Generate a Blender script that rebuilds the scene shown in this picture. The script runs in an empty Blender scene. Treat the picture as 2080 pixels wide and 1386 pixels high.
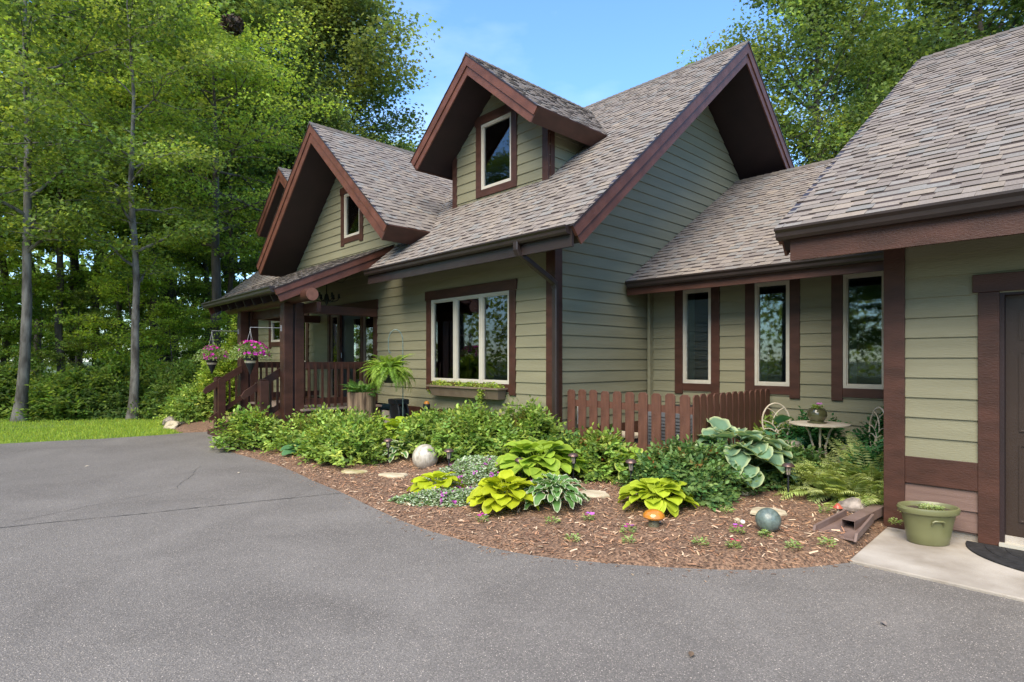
import bpy, math, random
import numpy as np
from mathutils import Vector, Matrix
R = math.radians
scene = bpy.context.scene
col = scene.collection

# ------------------------------------------------------------------ camera, sky, sun
CAM_H = 1.56
cam_d = bpy.data.cameras.new('camera'); cam = bpy.data.objects.new('camera', cam_d); col.objects.link(cam)
cam.location = (0, 0, CAM_H); cam.rotation_euler = (R(90), 0, R(46.5))
cam_d.sensor_width = 36; cam_d.lens = 20.39; cam_d.shift_y = 0.01923
cam_d.clip_start = 0.05; cam_d.clip_end = 2000
scene.camera = cam

SUN_EL, SUN_AZ = 50, 158          # degrees; azimuth clockwise from +Y
world = bpy.data.worlds.new("World"); scene.world = world; world.use_nodes = True
nt = world.node_tree; nt.nodes.clear()
wo = nt.nodes.new('ShaderNodeOutputWorld'); bg = nt.nodes.new('ShaderNodeBackground')
sky = nt.nodes.new('ShaderNodeTexSky'); sky.sky_type = 'NISHITA'; sky.sun_disc = False
sky.sun_elevation = R(SUN_EL); sky.sun_rotation = R(SUN_AZ); sky.air_density = 1.25; sky.dust_density = 0.25; sky.ozone_density = 2.6
bg.inputs['Strength'].default_value = 0.15
tc = nt.nodes.new('ShaderNodeTexCoord'); mp = nt.nodes.new('ShaderNodeMapping'); mp.inputs['Scale'].default_value = (1.2, 1.2, 3.5)
nz = nt.nodes.new('ShaderNodeTexNoise'); nz.inputs['Scale'].default_value = 2.1; nz.inputs['Detail'].default_value = 8
cr = nt.nodes.new('ShaderNodeValToRGB'); cr.color_ramp.elements[0].position = 0.5; cr.color_ramp.elements[1].position = 0.82
cr.color_ramp.elements[1].color = (0.30, 0.30, 0.30, 1)
mx = nt.nodes.new('ShaderNodeMixRGB'); mx.inputs['Color2'].default_value = (5.2, 5.6, 6.2, 1)
nt.links.new(tc.outputs['Generated'], mp.inputs['Vector']); nt.links.new(mp.outputs['Vector'], nz.inputs['Vector'])
nt.links.new(nz.outputs['Fac'], cr.inputs['Fac']); nt.links.new(cr.outputs['Color'], mx.inputs['Fac'])
deep = nt.nodes.new('ShaderNodeMixRGB'); deep.blend_type = 'MULTIPLY'; deep.inputs['Fac'].default_value = 1; deep.inputs['Color2'].default_value = (0.60, 0.79, 1.0, 1)
nt.links.new(sky.outputs['Color'], deep.inputs['Color1']); nt.links.new(deep.outputs['Color'], mx.inputs['Color1']); nt.links.new(mx.outputs['Color'], bg.inputs['Color'])
nt.links.new(bg.outputs['Background'], wo.inputs['Surface'])
sun_d = bpy.data.lights.new('sun', 'SUN'); sun_d.energy = 3.1; sun_d.angle = R(50); sun_d.color = (1, 0.88, 0.68)
sun = bpy.data.objects.new('sun', sun_d); col.objects.link(sun)
az = R(SUN_AZ); el = R(SUN_EL)
sdir = Vector((math.sin(az) * math.cos(el), math.cos(az) * math.cos(el), math.sin(el)))
sun.rotation_euler = (-sdir).to_track_quat('-Z', 'Y').to_euler(); sun.location = sdir * 60
scene.view_settings.view_transform = 'Standard'; scene.view_settings.look = 'None'
scene.view_settings.exposure = 1.3; scene.view_settings.gamma = 1
scene.cycles.max_bounces = 8; scene.cycles.diffuse_bounces = 5; scene.cycles.glossy_bounces = 3
scene.cycles.transparent_max_bounces = 8; scene.cycles.sample_clamp_indirect = 5

# ------------------------------------------------------------------ materials
def new_mat(name):
    m = bpy.data.materials.new(name); m.use_nodes = True
    return m, m.node_tree, m.node_tree.nodes['Principled BSDF']
def N(nt, t, **kw):
    n = nt.nodes.new(t)
    for k, v in kw.items():
        if hasattr(n, k) and k not in n.inputs: setattr(n, k, v)
        else: n.inputs[k.replace('_', ' ')].default_value = v
    return n
def c4(c): return (c[0], c[1], c[2], 1)
def noisy(name, c1, c2, scale=8, rough=0.6, bump=0.0, bscale=60, stretch=(1, 1, 1), spec=0.4, detail=6, metal=0, coat=0, lo=.35, hi=.65):
    m, nt, b = new_mat(name)
    tc = N(nt, 'ShaderNodeTexCoord'); mp = N(nt, 'ShaderNodeMapping'); mp.inputs['Scale'].default_value = stretch
    nt.links.new(tc.outputs['Object'], mp.inputs['Vector'])
    n = N(nt, 'ShaderNodeTexNoise', Scale=scale, Detail=detail); nt.links.new(mp.outputs[0], n.inputs['Vector'])
    r = N(nt, 'ShaderNodeValToRGB'); r.color_ramp.elements[0].color = c4(c1); r.color_ramp.elements[1].color = c4(c2)
    r.color_ramp.elements[0].position = lo; r.color_ramp.elements[1].position = hi
    nt.links.new(n.outputs['Fac'], r.inputs['Fac']); nt.links.new(r.outputs['Color'], b.inputs['Base Color'])
    b.inputs['Roughness'].default_value = rough; b.inputs['Specular IOR Level'].default_value = spec; b.inputs['Metallic'].default_value = metal
    if coat: b.inputs['Coat Weight'].default_value = coat; b.inputs['Coat Roughness'].default_value = .1
    if bump:
        n2 = N(nt, 'ShaderNodeTexNoise', Scale=bscale, Detail=4); nt.links.new(mp.outputs[0], n2.inputs['Vector'])
        bp = N(nt, 'ShaderNodeBump', Strength=bump, Distance=0.01); nt.links.new(n2.outputs['Fac'], bp.inputs['Height'])
        nt.links.new(bp.outputs['Normal'], b.inputs['Normal'])
    return m
def attr_mat(name, rough=0.5, transl=0.0, bump=0, bscale=40, spec=.35, var=0.0, tint=False):
    m, nt, b = new_mat(name)
    a = N(nt, 'ShaderNodeAttribute', attribute_name='Col')
    out = a.outputs['Color']
    if tint:
        oi = N(nt, 'ShaderNodeObjectInfo'); mm = N(nt, 'ShaderNodeMixRGB', blend_type='MULTIPLY'); mm.inputs['Fac'].default_value = 1
        nt.links.new(out, mm.inputs['Color1']); nt.links.new(oi.outputs['Color'], mm.inputs['Color2']); out = mm.outputs['Color']
    if var:
        tc = N(nt, 'ShaderNodeTexCoord'); n = N(nt, 'ShaderNodeTexNoise', Scale=bscale, Detail=4)
        nt.links.new(tc.outputs['Object'], n.inputs['Vector'])
        mr = N(nt, 'ShaderNodeMapRange'); mr.inputs['To Min'].default_value = 1 - var; mr.inputs['To Max'].default_value = 1 + var
        mr.inputs['From Min'].default_value = .25; mr.inputs['From Max'].default_value = .75
        nt.links.new(n.outputs['Fac'], mr.inputs['Value'])
        mm = N(nt, 'ShaderNodeMixRGB', blend_type='MULTIPLY'); mm.inputs['Fac'].default_value = 1
        nt.links.new(out, mm.inputs['Color1']); nt.links.new(mr.outputs[0], mm.inputs['Color2']); out = mm.outputs['Color']
    nt.links.new(out, b.inputs['Base Color']); b.inputs['Roughness'].default_value = rough; b.inputs['Specular IOR Level'].default_value = spec
    if bump:
        tc = N(nt, 'ShaderNodeTexCoord'); n2 = N(nt, 'ShaderNodeTexNoise', Scale=bscale * 3, Detail=3); nt.links.new(tc.outputs['Object'], n2.inputs['Vector'])
        bp = N(nt, 'ShaderNodeBump', Strength=bump, Distance=0.01); nt.links.new(n2.outputs['Fac'], bp.inputs['Height']); nt.links.new(bp.outputs[0], b.inputs['Normal'])
    if transl:
        t = N(nt, 'ShaderNodeBsdfTranslucent'); mx = N(nt, 'ShaderNodeMixShader'); mx.inputs['Fac'].default_value = transl
        br = N(nt, 'ShaderNodeMixRGB', blend_type='MULTIPLY'); br.inputs['Fac'].default_value = 1; br.inputs['Color2'].default_value = (1.4, 1.4, .75, 1)
        nt.links.new(out, br.inputs['Color1']); nt.links.new(br.outputs[0], t.inputs['Color'])
        nt.links.new(b.outputs[0], mx.inputs[1]); nt.links.new(t.outputs[0], mx.inputs[2])
        nt.links.new(mx.outputs[0], nt.nodes['Material Output'].inputs['Surface'])
    return m

M = {}
M['siding'] = noisy('siding_paint', (.178, .168, .103), (.230, .217, .138), 1.6, .62, .35, 30, (.5, .5, 5), lo=.25, hi=.75, detail=10)
M['mauve'] = noisy('lower_siding_paint', (.14, .084, .066), (.17, .105, .083), 3, .65, .3, 30, (.6, .6, 9))
M['trim'] = noisy('redwood_stain', (.044, .017, .010), (.070, .027, .017), 3, .5, .3, 40, (1, 1, 3))
M['barge'] = noisy('barge_stain', (.090, .033, .021), (.135, .051, .033), 3, .5, .35, 40, (1.5, 1.5, 1.5))
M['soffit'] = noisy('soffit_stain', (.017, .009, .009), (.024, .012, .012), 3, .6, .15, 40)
M['gutter'] = noisy('brown_aluminium', (.024, .016, .014), (.032, .021, .018), 4, .38, 0, spec=.5)
M['sash'] = noisy('almond_vinyl', (.44, .41, .34), (.49, .46, .385), 5, .4)
M['door'] = noisy('dark_brown_door', (.035, .022, .016), (.042, .027, .020), 4, .42, .12, 60)
M['entry'] = noisy('entry_door_paint', (.012, .013, .020), (.016, .018, .026), 4, .4)
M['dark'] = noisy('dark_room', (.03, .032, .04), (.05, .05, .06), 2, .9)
M['curtain'] = noisy('pale_green_curtain', (.14, .19, .15), (.20, .26, .20), 6, .8)
M['fence'] = noisy('picket_stain', (.080, .033, .021), (.125, .053, .034), 5, .6, .5, 50, (4, 4, .8))
M['concrete'] = noisy('concrete', (.24, .205, .165), (.42, .38, .33), 2.2, .85, .5, 120, detail=12)
M['porchwood'] = noisy('deck_boards', (.19, .14, .11), (.27, .21, .17), 6, .7, .3, 40, (6, 1, 1))
M['bark_pale'] = noisy('pale_bark', (.060, .052, .043), (.21, .195, .17), 7, .95, 1, 20, (1, 1, .30), detail=12)
M['bark'] = noisy('bark', (.055, .045, .036), (.115, .095, .08), 9, .9, 1, 24, (1, 1, .2))
M['flagstone'] = noisy('flagstone', (.36, .30, .19), (.50, .43, .31), 7, .85, .4, 30)
M['mossy'] = noisy('mossy_flagstone', (.27, .24, .09), (.45, .38, .24), 6, .9, .4, 30)
M['rock'] = noisy('rock', (.11, .09, .08), (.38, .32, .27), 9, .85, .7, 20, detail=10)
M['sphere'] = noisy('mottled_stone', (.30, .265, .21), (.52, .48, .41), 22, .38, .2, 60, (1, 1, .5), coat=.25, detail=10)
M['teal'] = noisy('teal_glaze', (.075, .10, .09), (.14, .18, .16), 26, .32, .1, 60, coat=.2, detail=8)
M['teal2'] = noisy('turquoise_glaze', (.07, .19, .17), (.12, .27, .23), 12, .22, .1, 60, coat=.5)
M['orange'] = noisy('amber_glaze', (.42, .15, .018), (.55, .22, .03), 8, .15, .1, 30, coat=.6)
M['stem'] = noisy('olive_glaze', (.07, .065, .035), (.14, .13, .08), 10, .4)
M['potgreen'] = noisy('olive_ceramic', (.125, .128, .055), (.168, .170, .078), 3, .38, .1, 10, coat=.2)
M['soil'] = noisy('potting_soil', (.02, .014, .01), (.09, .06, .04), 60, .95, .8, 50)
M['bronze'] = noisy('bronze_lamp', (.10, .06, .05), (.17, .11, .095), 10, .35, metal=.6)
M['black'] = noisy('black_plastic', (.012, .013, .016), (.02, .021, .025), 5, .45)
M['verdigris'] = noisy('verdigris_iron', (.08, .12, .11), (.15, .20, .18), 18, .5, metal=.2)
M['iron'] = noisy('wrought_iron', (.02, .026, .026), (.035, .045, .045), 8, .5, metal=.3)
M['cream'] = noisy('cream_iron', (.46, .38, .27), (.60, .52, .40), 12, .5, .2, 40)
M['splash'] = noisy('brown_splash_block', (.13, .085, .07), (.19, .13, .11), 5, .6)
M['log'] = noisy('stump_bark', (.07, .045, .03), (.24, .17, .11), 10, .95, 1, 16, (1.4, 1.4, .2))
M['ceramic'] = noisy('dark_olive_glaze', (.05, .05, .022), (.09, .09, .04), 4, .2, coat=.5)
M['wire'] = noisy('white_steel', (.28, .28, .28), (.36, .36, .36), 5, .4)
M['grey'] = noisy('grey_cabinet', (.09, .095, .105), (.12, .125, .135), 5, .5)
M['white'] = noisy('white_pipe', (.6, .6, .58), (.7, .7, .68), 5, .5)
M['rubber'] = noisy('rubber_mat', (.012, .012, .013), (.026, .026, .028), 24, .7, 1, 14)
M['windowbox'] = noisy('taupe_plastic', (.135, .10, .07), (.165, .125, .09), 5, .5)
M['copper'] = noisy('log_end', (.15, .065, .042), (.21, .09, .06), 10, .6)
M['forest'] = noisy('forest_floor', (.035, .05, .018), (.09, .12, .035), 1.4, .95, .5, 8)
M['leaf'] = attr_mat('leaf', .45, .30, spec=.25)
M['treeleaf'] = attr_mat('tree_leaf', .5, .52, spec=.2, tint=True)
M['attr'] = attr_mat('coloured', .8, 0, .3, 40, var=.12)
M['petal'] = attr_mat('petal', .6, .25)
M['shingle'] = attr_mat('shingle_granules', .92, 0, .35, 60, .2, var=.16)
M['lens'] = noisy('lamp_lens', (.25, .22, .18), (.35, .3, .25), 20, .2)
M['solar'] = noisy('solar_cell', (.02, .03, .06), (.05, .06, .1), 10, .1, coat=.5)

def glass_mat():
    m, nt, b = new_mat('window_glass'); nt.nodes.remove(b)
    t = N(nt, 'ShaderNodeBsdfTransparent'); t.inputs['Color'].default_value = (.72, .80, .78, 1)
    g = N(nt, 'ShaderNodeBsdfGlossy'); g.inputs['Roughness'].default_value = .022; g.inputs['Color'].default_value = (.95, .97, 1, 1)
    f = N(nt, 'ShaderNodeFresnel', IOR=1.85); mx = N(nt, 'ShaderNodeMixShader')
    nt.links.new(f.outputs[0], mx.inputs['Fac']); nt.links.new(t.outputs[0], mx.inputs[1]); nt.links.new(g.outputs[0], mx.inputs[2])
    nt.links.new(mx.outputs[0], nt.nodes['Material Output'].inputs['Surface'])
    return m
M['glass'] = glass_mat()

def asphalt_mat():
    m, nt, b = new_mat('asphalt')
    tc = N(nt, 'ShaderNodeTexCoord')
    big = N(nt, 'ShaderNodeTexNoise', Scale=.75, Detail=9, Roughness=.62, Distortion=.6); nt.links.new(tc.outputs['Object'], big.inputs['Vector'])
    r = N(nt, 'ShaderNodeValToRGB'); r.color_ramp.elements[0].color = (.126, .115, .104, 1); r.color_ramp.elements[1].color = (.170, .156, .141, 1)
    r.color_ramp.elements[0].position = .35; r.color_ramp.elements[1].position = .65
    nt.links.new(big.outputs['Fac'], r.inputs['Fac'])
    fine = N(nt, 'ShaderNodeTexNoise', Scale=150, Detail=3); nt.links.new(tc.outputs['Object'], fine.inputs['Vector'])
    fr = N(nt, 'ShaderNodeMapRange'); fr.inputs['From Min'].default_value = .3; fr.inputs['From Max'].default_value = .7
    fr.inputs['To Min'].default_value = .6; fr.inputs['To Max'].default_value = 1.35
    nt.links.new(fine.outputs['Fac'], fr.inputs['Value'])
    m1 = N(nt, 'ShaderNodeMixRGB', blend_type='MULTIPLY'); m1.inputs['Fac'].default_value = 1
    nt.links.new(r.outputs[0], m1.inputs['Color1']); nt.links.new(fr.outputs[0], m1.inputs['Color2'])
    out = m1.outputs[0]
    for sc, th, cc in ((110, .28, (.38, .33, .28, 1)), (42, .15, (.46, .40, .35, 1))):
        v = N(nt, 'ShaderNodeTexVoronoi', Scale=sc); nt.links.new(tc.outputs['Object'], v.inputs['Vector'])
        sep = N(nt, 'ShaderNodeSeparateColor'); nt.links.new(v.outputs['Color'], sep.inputs[0])
        lt = N(nt, 'ShaderNodeMath', operation='LESS_THAN'); nt.links.new(v.outputs['Distance'], lt.inputs[0]); lt.inputs[1].default_value = th
        gt = N(nt, 'ShaderNodeMath', operation='GREATER_THAN'); nt.links.new(sep.outputs[0], gt.inputs[0]); gt.inputs[1].default_value = .62
        mu = N(nt, 'ShaderNodeMath', operation='MULTIPLY'); nt.links.new(lt.outputs[0], mu.inputs[0]); nt.links.new(gt.outputs[0], mu.inputs[1])
        mm = N(nt, 'ShaderNodeMixRGB'); mm.inputs['Color2'].default_value = cc
        nt.links.new(mu.outputs[0], mm.inputs['Fac']); nt.links.new(out, mm.inputs['Color1']); out = mm.outputs[0]
    nt.links.new(out, b.inputs['Base Color']); b.inputs['Roughness'].default_value = .85; b.inputs['Specular IOR Level'].default_value = .3
    vb = N(nt, 'ShaderNodeTexVoronoi', Scale=110); nt.links.new(tc.outputs['Object'], vb.inputs['Vector'])
    bp = N(nt, 'ShaderNodeBump', Strength=.55, Distance=.006); bp.invert = True
    nt.links.new(vb.outputs['Distance'], bp.inputs['Height']); nt.links.new(bp.outputs[0], b.inputs['Normal'])
    return m
M['asphalt'] = asphalt_mat()

# ------------------------------------------------------------------ object helpers
def tag(o, label=None, cat=None, group=None, kind=None):
    if label: o['label'] = label
    if cat: o['category'] = cat
    if group: o['group'] = group
    if kind: o['kind'] = kind
    return o
def empty(name, loc=(0, 0, 0), rz=0):
    o = bpy.data.objects.new(name, None); col.objects.link(o); o.location = loc; o.rotation_euler = (0, 0, rz)
    o.empty_display_size = .1
    return o
def link(name, me, mat, parent=None, smooth=False):
    o = bpy.data.objects.new(name, me); col.objects.link(o)
    if mat: me.materials.append(M[mat] if isinstance(mat, str) else mat)
    if parent: o.parent = parent
    if smooth: me.polygons.foreach_set('use_smooth', [True] * len(me.polygons))
    return o
def np_mesh(name, V, F, C=None):
    V = np.asarray(V, np.float32); F = np.asarray(F, np.int32)
    me = bpy.data.meshes.new(name); me.vertices.add(len(V)); me.vertices.foreach_set('co', V.ravel())
    k = F.shape[1]; me.loops.add(F.size); me.loops.foreach_set('vertex_index', F.ravel())
    me.polygons.add(len(F)); me.polygons.foreach_set('loop_start', np.arange(0, F.size, k, dtype=np.int32))
    me.polygons.foreach_set('loop_total', np.full(len(F), k, np.int32))
    me.update(calc_edges=True)
    if C is not None:
        C = np.asarray(C, np.float32)
        if C.shape[1] == 3: C = np.hstack([C, np.ones((len(C), 1), np.float32)])
        a = me.attributes.new('Col', 'FLOAT_COLOR', 'POINT'); a.data.foreach_set('color', C.ravel())
    return me
class MB:
    def __init__(s): s.v = []; s.f = []; s.c = []
    def add(s, vs, fs, c=None):
        b = len(s.v); s.v += [tuple(p) for p in vs]; s.f += [tuple(b + i for i in f) for f in fs]
        if c is not None: s.c += [c] * len(vs)
        return s
    def box(s, x0, x1, y0, y1, z0, z1, c=None):
        return s.add([(x0, y0, z0), (x1, y0, z0), (x1, y1, z0), (x0, y1, z0), (x0, y0, z1), (x1, y0, z1), (x1, y1, z1), (x0, y1, z1)],
                     [(0, 3, 2, 1), (4, 5, 6, 7), (0, 1, 5, 4), (1, 2, 6, 5), (2, 3, 7, 6), (3, 0, 4, 7)], c)
    def obox(s, o, u, v, n, ur, vr, nr, c=None):
        o, u, v, n = Vector(o), Vector(u), Vector(v), Vector(n)
        P = [o + u * a + v * b + n * d for d in nr for (a, b) in ((ur[0], vr[0]), (ur[1], vr[0]), (ur[1], vr[1]), (ur[0], vr[1]))]
        return s.add(P, [(0, 3, 2, 1), (4, 5, 6, 7), (0, 1, 5, 4), (1, 2, 6, 5), (2, 3, 7, 6), (3, 0, 4, 7)], c)
    def prism(s, pts, d, c=None):
        """extrude a polygon (list of 3d points) along vector d"""
        n = len(pts); d = Vector(d); P = [Vector(p) for p in pts]; P2 = [p + d for p in P]
        return s.add(P + P2, [tuple(reversed(range(n))), tuple(range(n, 2 * n))] + [(i, (i + 1) % n, n + (i + 1) % n, n + i) for i in range(n)], c)
    def lathe(s, prof, ctr=(0, 0, 0), seg=24, c=None, sx=1, sy=1):
        vs = []; fs = []; k = len(prof)
        for j in range(seg):
            a = 2 * math.pi * j / seg
            for r_, z in prof: vs.append((ctr[0] + r_ * math.cos(a) * sx, ctr[1] + r_ * math.sin(a) * sy, ctr[2] + z))
        for j in range(seg):
            for i in range(k - 1):
                a, b = j * k + i, ((j + 1) % seg) * k + i
                fs.append((a, b, b + 1, a + 1))
        return s.add(vs, fs, c)
    def tube(s, pts, rad, seg=8, c=None, cap=True):
        pts = [Vector(p) for p in pts]; n = len(pts)
        if not hasattr(rad, '__len__'): rad = [rad] * n
        vs = []; fs = []; prev = None
        for i, p in enumerate(pts):
            t = (pts[min(i + 1, n - 1)] - pts[max(i - 1, 0)]).normalized()
            if prev is None: a = Vector((0, 0, 1)) if abs(t.z) < .9 else Vector((1, 0, 0)); prev = t.cross(a).normalized()
            x = (prev - t * prev.dot(t)).normalized(); y = t.cross(x); prev = x
            for j in range(seg):
                an = 2 * math.pi * j / seg; vs.append(p + (x * math.cos(an) + y * math.sin(an)) * rad[i])
        for i in range(n - 1):
            for j in range(seg):
                a = i * seg + j; b = i * seg + (j + 1) % seg; fs.append((a, b, b + seg, a + seg))
        if cap: fs.append(tuple(reversed(range(seg)))); fs.append(tuple(range((n - 1) * seg, n * seg)))
        return s.add(vs, fs, c)
    def build(s, name, mat, parent=None, smooth=False, bevel=0):
        me = bpy.data.meshes.new(name); me.from_pydata([tuple(v) for v in s.v], [], s.f); me.update()
        if s.c and len(s.c) == len(s.v):
            a = me.attributes.new('Col', 'FLOAT_COLOR', 'POINT')
            a.data.foreach_set('color', [k for c in s.c for k in (c[0], c[1], c[2], 1)])
        o = link(name, me, mat, parent)
        if smooth:
            me.polygons.foreach_set('use_smooth', [True] * len(me.polygons))
            me.set_sharp_from_angle(angle=R(38))
        if bevel:
            m = o.modifiers.new('bevel', 'BEVEL'); m.width = bevel; m.segments = 2; m.limit_method = 'ANGLE'
        return o
def copy_tree(o, parent=None):
    c = o.copy(); col.objects.link(c); c.parent = parent
    for ch in o.children: copy_tree(ch, c)
    return c

# ------------------------------------------------------------------ SETTING: ground
def catmull(P, n=6):
    out = []
    for i in range(len(P) - 1):
        p0 = P[max(i - 1, 0)]; p1 = P[i]; p2 = P[i + 1]; p3 = P[min(i + 2, len(P) - 1)]
        for k in range(n):
            t = k / n
            out.append(tuple(.5 * ((2 * p1[j]) + (-p0[j] + p2[j]) * t + (2 * p0[j] - 5 * p1[j] + 4 * p2[j] - p3[j]) * t * t + (-p0[j] + 3 * p1[j] - 3 * p2[j] + p3[j]) * t ** 3) for j in (0, 1)))
    out.append(P[-1]); return out
def inside(X, Y, poly):
    ins = np.zeros(X.shape, bool); n = len(poly)
    for i in range(n):
        x1, y1 = poly[i]; x2, y2 = poly[(i + 1) % n]
        c = ((y1 > Y) != (y2 > Y)) & (X < (x2 - x1) * (Y - y1) / ((y2 - y1) + 1e-12) + x1); ins ^= c
    return ins
def dist(X, Y, poly):
    D = np.full(X.shape, 1e9)
    for i in range(len(poly)):
        x1, y1 = poly[i]; x2, y2 = poly[(i + 1) % len(poly)]
        L = (x2 - x1) ** 2 + (y2 - y1) ** 2 + 1e-12
        t = np.clip(((X - x1) * (x2 - x1) + (Y - y1) * (y2 - y1)) / L, 0, 1)
        D = np.minimum(D, np.hypot(X - x1 - t * (x2 - x1), Y - y1 - t * (y2 - y1)))
    return D
def sheet(name, poly, z, mat):
    me = bpy.data.meshes.new(name); me.from_pydata([(x, y, z) for x, y in poly], [], [tuple(range(len(poly)))]); me.update()
    o = link(name, me, mat); tag(o, kind='structure'); return o
def ss(t): t = np.clip(t, 0, 1); return t * t * (3 - 2 * t)

g = 900
sheet('ground', [(-g, -g), (g, -g), (g, g), (-g, g)], -0.03, 'forest')
edge = catmull([(-11.35, 3.62), (-10.9, 3.42), (-10.4, 3.32), (-9.5, 3.36), (-8.72, 3.40), (-7.9, 3.36), (-7.14, 3.29), (-6.29, 3.24), (-5.45, 3.15), (-4.69, 3.09), (-4.19, 3.11),
                (-3.6, 3.19), (-3.17, 3.33), (-2.67, 3.62), (-2.23, 3.94), (-1.91, 4.23), (-1.63, 4.61), (-1.45, 4.94)])
drive = [(-11.35, 4.3)] + edge + [(1.0, 4.95), (7, 4.95), (9, -14), (-15, -14), (-15.0, -4), (-14.62, -1), (-14.41, .52), (-14.2, 1.3), (-13.97, 1.97), (-13.82, 3.0), (-13.9, 3.5), (-13.6, 4.3)]
driveway = sheet('driveway', drive, 0.010, 'asphalt')
pad = MB(); pad.prism([(-1.45, 4.953, -.02), (7, 4.953, -.02), (7, 6.3, -.02), (-1.5, 6.3, -.02)], (0, 0, .05))
tag(pad.build('concrete_pad', 'concrete', bevel=.008), kind='structure')
# seam between two asphalt pours: a thin ragged dark groove
rnd = random.Random(5); mb = MB()
def crack(A, B, n, wmax, jit, name='seam'):
    mb = MB(); A = Vector(A); B = Vector(B); d = (B - A).normalized(); s_ = Vector((-d.y, d.x, 0)); vs = []; off = 0
    for i in range(n + 1):
        off = off * .93 + rnd.uniform(-jit, jit); w = rnd.uniform(.0015, wmax)
        p = A + (B - A) * (i / n) + s_ * off; vs += [(p + s_ * w)[:2] + (.0145,), (p - s_ * w)[:2] + (.0145,)]
    mb.add(vs, [(2 * i, 2 * i + 1, 2 * i + 3, 2 * i + 2) for i in range(n)]); mb.build(name, 'black', driveway)
crack((-8.4, -4.0, 0), (-6.29, 3.22, 0), 150, .008, .006)
crack((-7.35, .35, 0), (-7.9, 1.9, 0), 60, .003, .012, 'hairline_crack')
crack((-7.9, 1.9, 0), (-9.3, 2.5, 0), 50, .0025, .014, 'hairline_crack')

# mulch bed as a height field
bedpoly = edge + [(-1.47, 6.27), (-1.47, 8.7), (-5.7, 8.7), (-5.7, 6.3), (-10.3, 6.3), (-11.3, 6.0), (-11.35, 4.3)]
def bed_h(X, Y):
    lift = .04 + .06 * ss((Y - 3.4) / 1.5)
    back = ss((Y - 4.3) / 1.7) * (1 - ss((X + 6.3) / 1.3)) * .17
    court = .03 * ss((X + 5.5) / 1) * ss((Y - 6) / 2)
    n = .018 * np.sin(X * 7.1 + 1.3 * np.sin(Y * 5.3)) * np.sin(Y * 6.7 + X * 2.1) + .010 * np.sin(X * 19 + Y * 3) * np.sin(Y * 23)
    return lift + back + court + n
def bz(x, y): return float(bed_h(np.array(x), np.array(y)))
def height_bed(name, poly, x0, x1, y0, y1, st, fn, mat):
    xs = np.arange(x0, x1, st); ys = np.arange(y0, y1, st); X, Y = np.meshgrid(xs, ys)
    ins = inside(X, Y, poly); D = dist(X, Y, poly) * np.where(ins, 1, -1)
    Z = np.where(D > 0, -.0 + (fn(X, Y)) * ss(D / .28 + .25) + .0, D * 1.2 + .006)
    keep = D > -.25
    idx = np.arange(X.size).reshape(X.shape)
    q = np.stack([idx[:-1, :-1], idx[:-1, 1:], idx[1:, 1:], idx[1:, :-1]], -1).reshape(-1, 4)
    kq = keep.ravel()[q].all(1)
    me = np_mesh(name, np.stack([X, Y, Z], -1).reshape(-1, 3), q[kq]); o = link(name, me, mat, smooth=True); tag(o, kind='structure'); return o
def mulch_mat():
    m, nt, b = new_mat('mulch')
    tc = N(nt, 'ShaderNodeTexCoord'); n = N(nt, 'ShaderNodeTexNoise', Scale=45, Detail=8); nt.links.new(tc.outputs['Object'], n.inputs['Vector'])
    r = N(nt, 'ShaderNodeValToRGB'); r.color_ramp.elements[0].color = (.07, .04, .024, 1); r.color_ramp.elements[1].color = (.28, .165, .10, 1)
    r.color_ramp.elements[0].position = .38; r.color_ramp.elements[1].position = .66
    nt.links.new(n.outputs['Fac'], r.inputs[0]); nt.links.new(r.outputs[0], b.inputs['Base Color']); b.inputs['Roughness'].default_value = .9
    bp = N(nt, 'ShaderNodeBump', Strength=1, Distance=.02); nt.links.new(n.outputs['Fac'], bp.inputs['Height']); nt.links.new(bp.outputs[0], b.inputs['Normal'])
    return m
M['mulch'] = mulch_mat()
height_bed('mulch_bed', bedpoly, -11.8, -1.0, 2.7, 9.0, .07, bed_h, 'mulch')
bed2 = [(-13.65, 4.3), (-13.95, 3.55), (-14.6, 3.45), (-15.5, 3.5), (-16.6, 4.2), (-17.6, 5.4), (-17.6, 7.2), (-13.3, 7.2), (-13.3, 4.3)]
height_bed('side_bed', bed2, -18, -13, 3.0, 7.5, .09, lambda X, Y: .06 + .25 * ss((Y - 3.4) / 2), 'mulch')
lawn_poly = [(-14.62, -1), (-14.41, .52), (-14.2, 1.3), (-13.97, 1.97), (-13.82, 3.0), (-13.92, 3.45), (-14.6, 3.4), (-15.5, 3.6), (-16.9, 4.3), (-18.2, 3.4), (-19.2, 2.3), (-20.2, .9), (-21.8, -1.5), (-25, -6), (-25, -13), (-15, -13), (-15.0, -4)]
M['lawn'] = noisy('lawn_base', (.08, .13, .02), (.15, .22, .03), 3, .9)
sheet('lawn', lawn_poly, 0.004, 'lawn')

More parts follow.
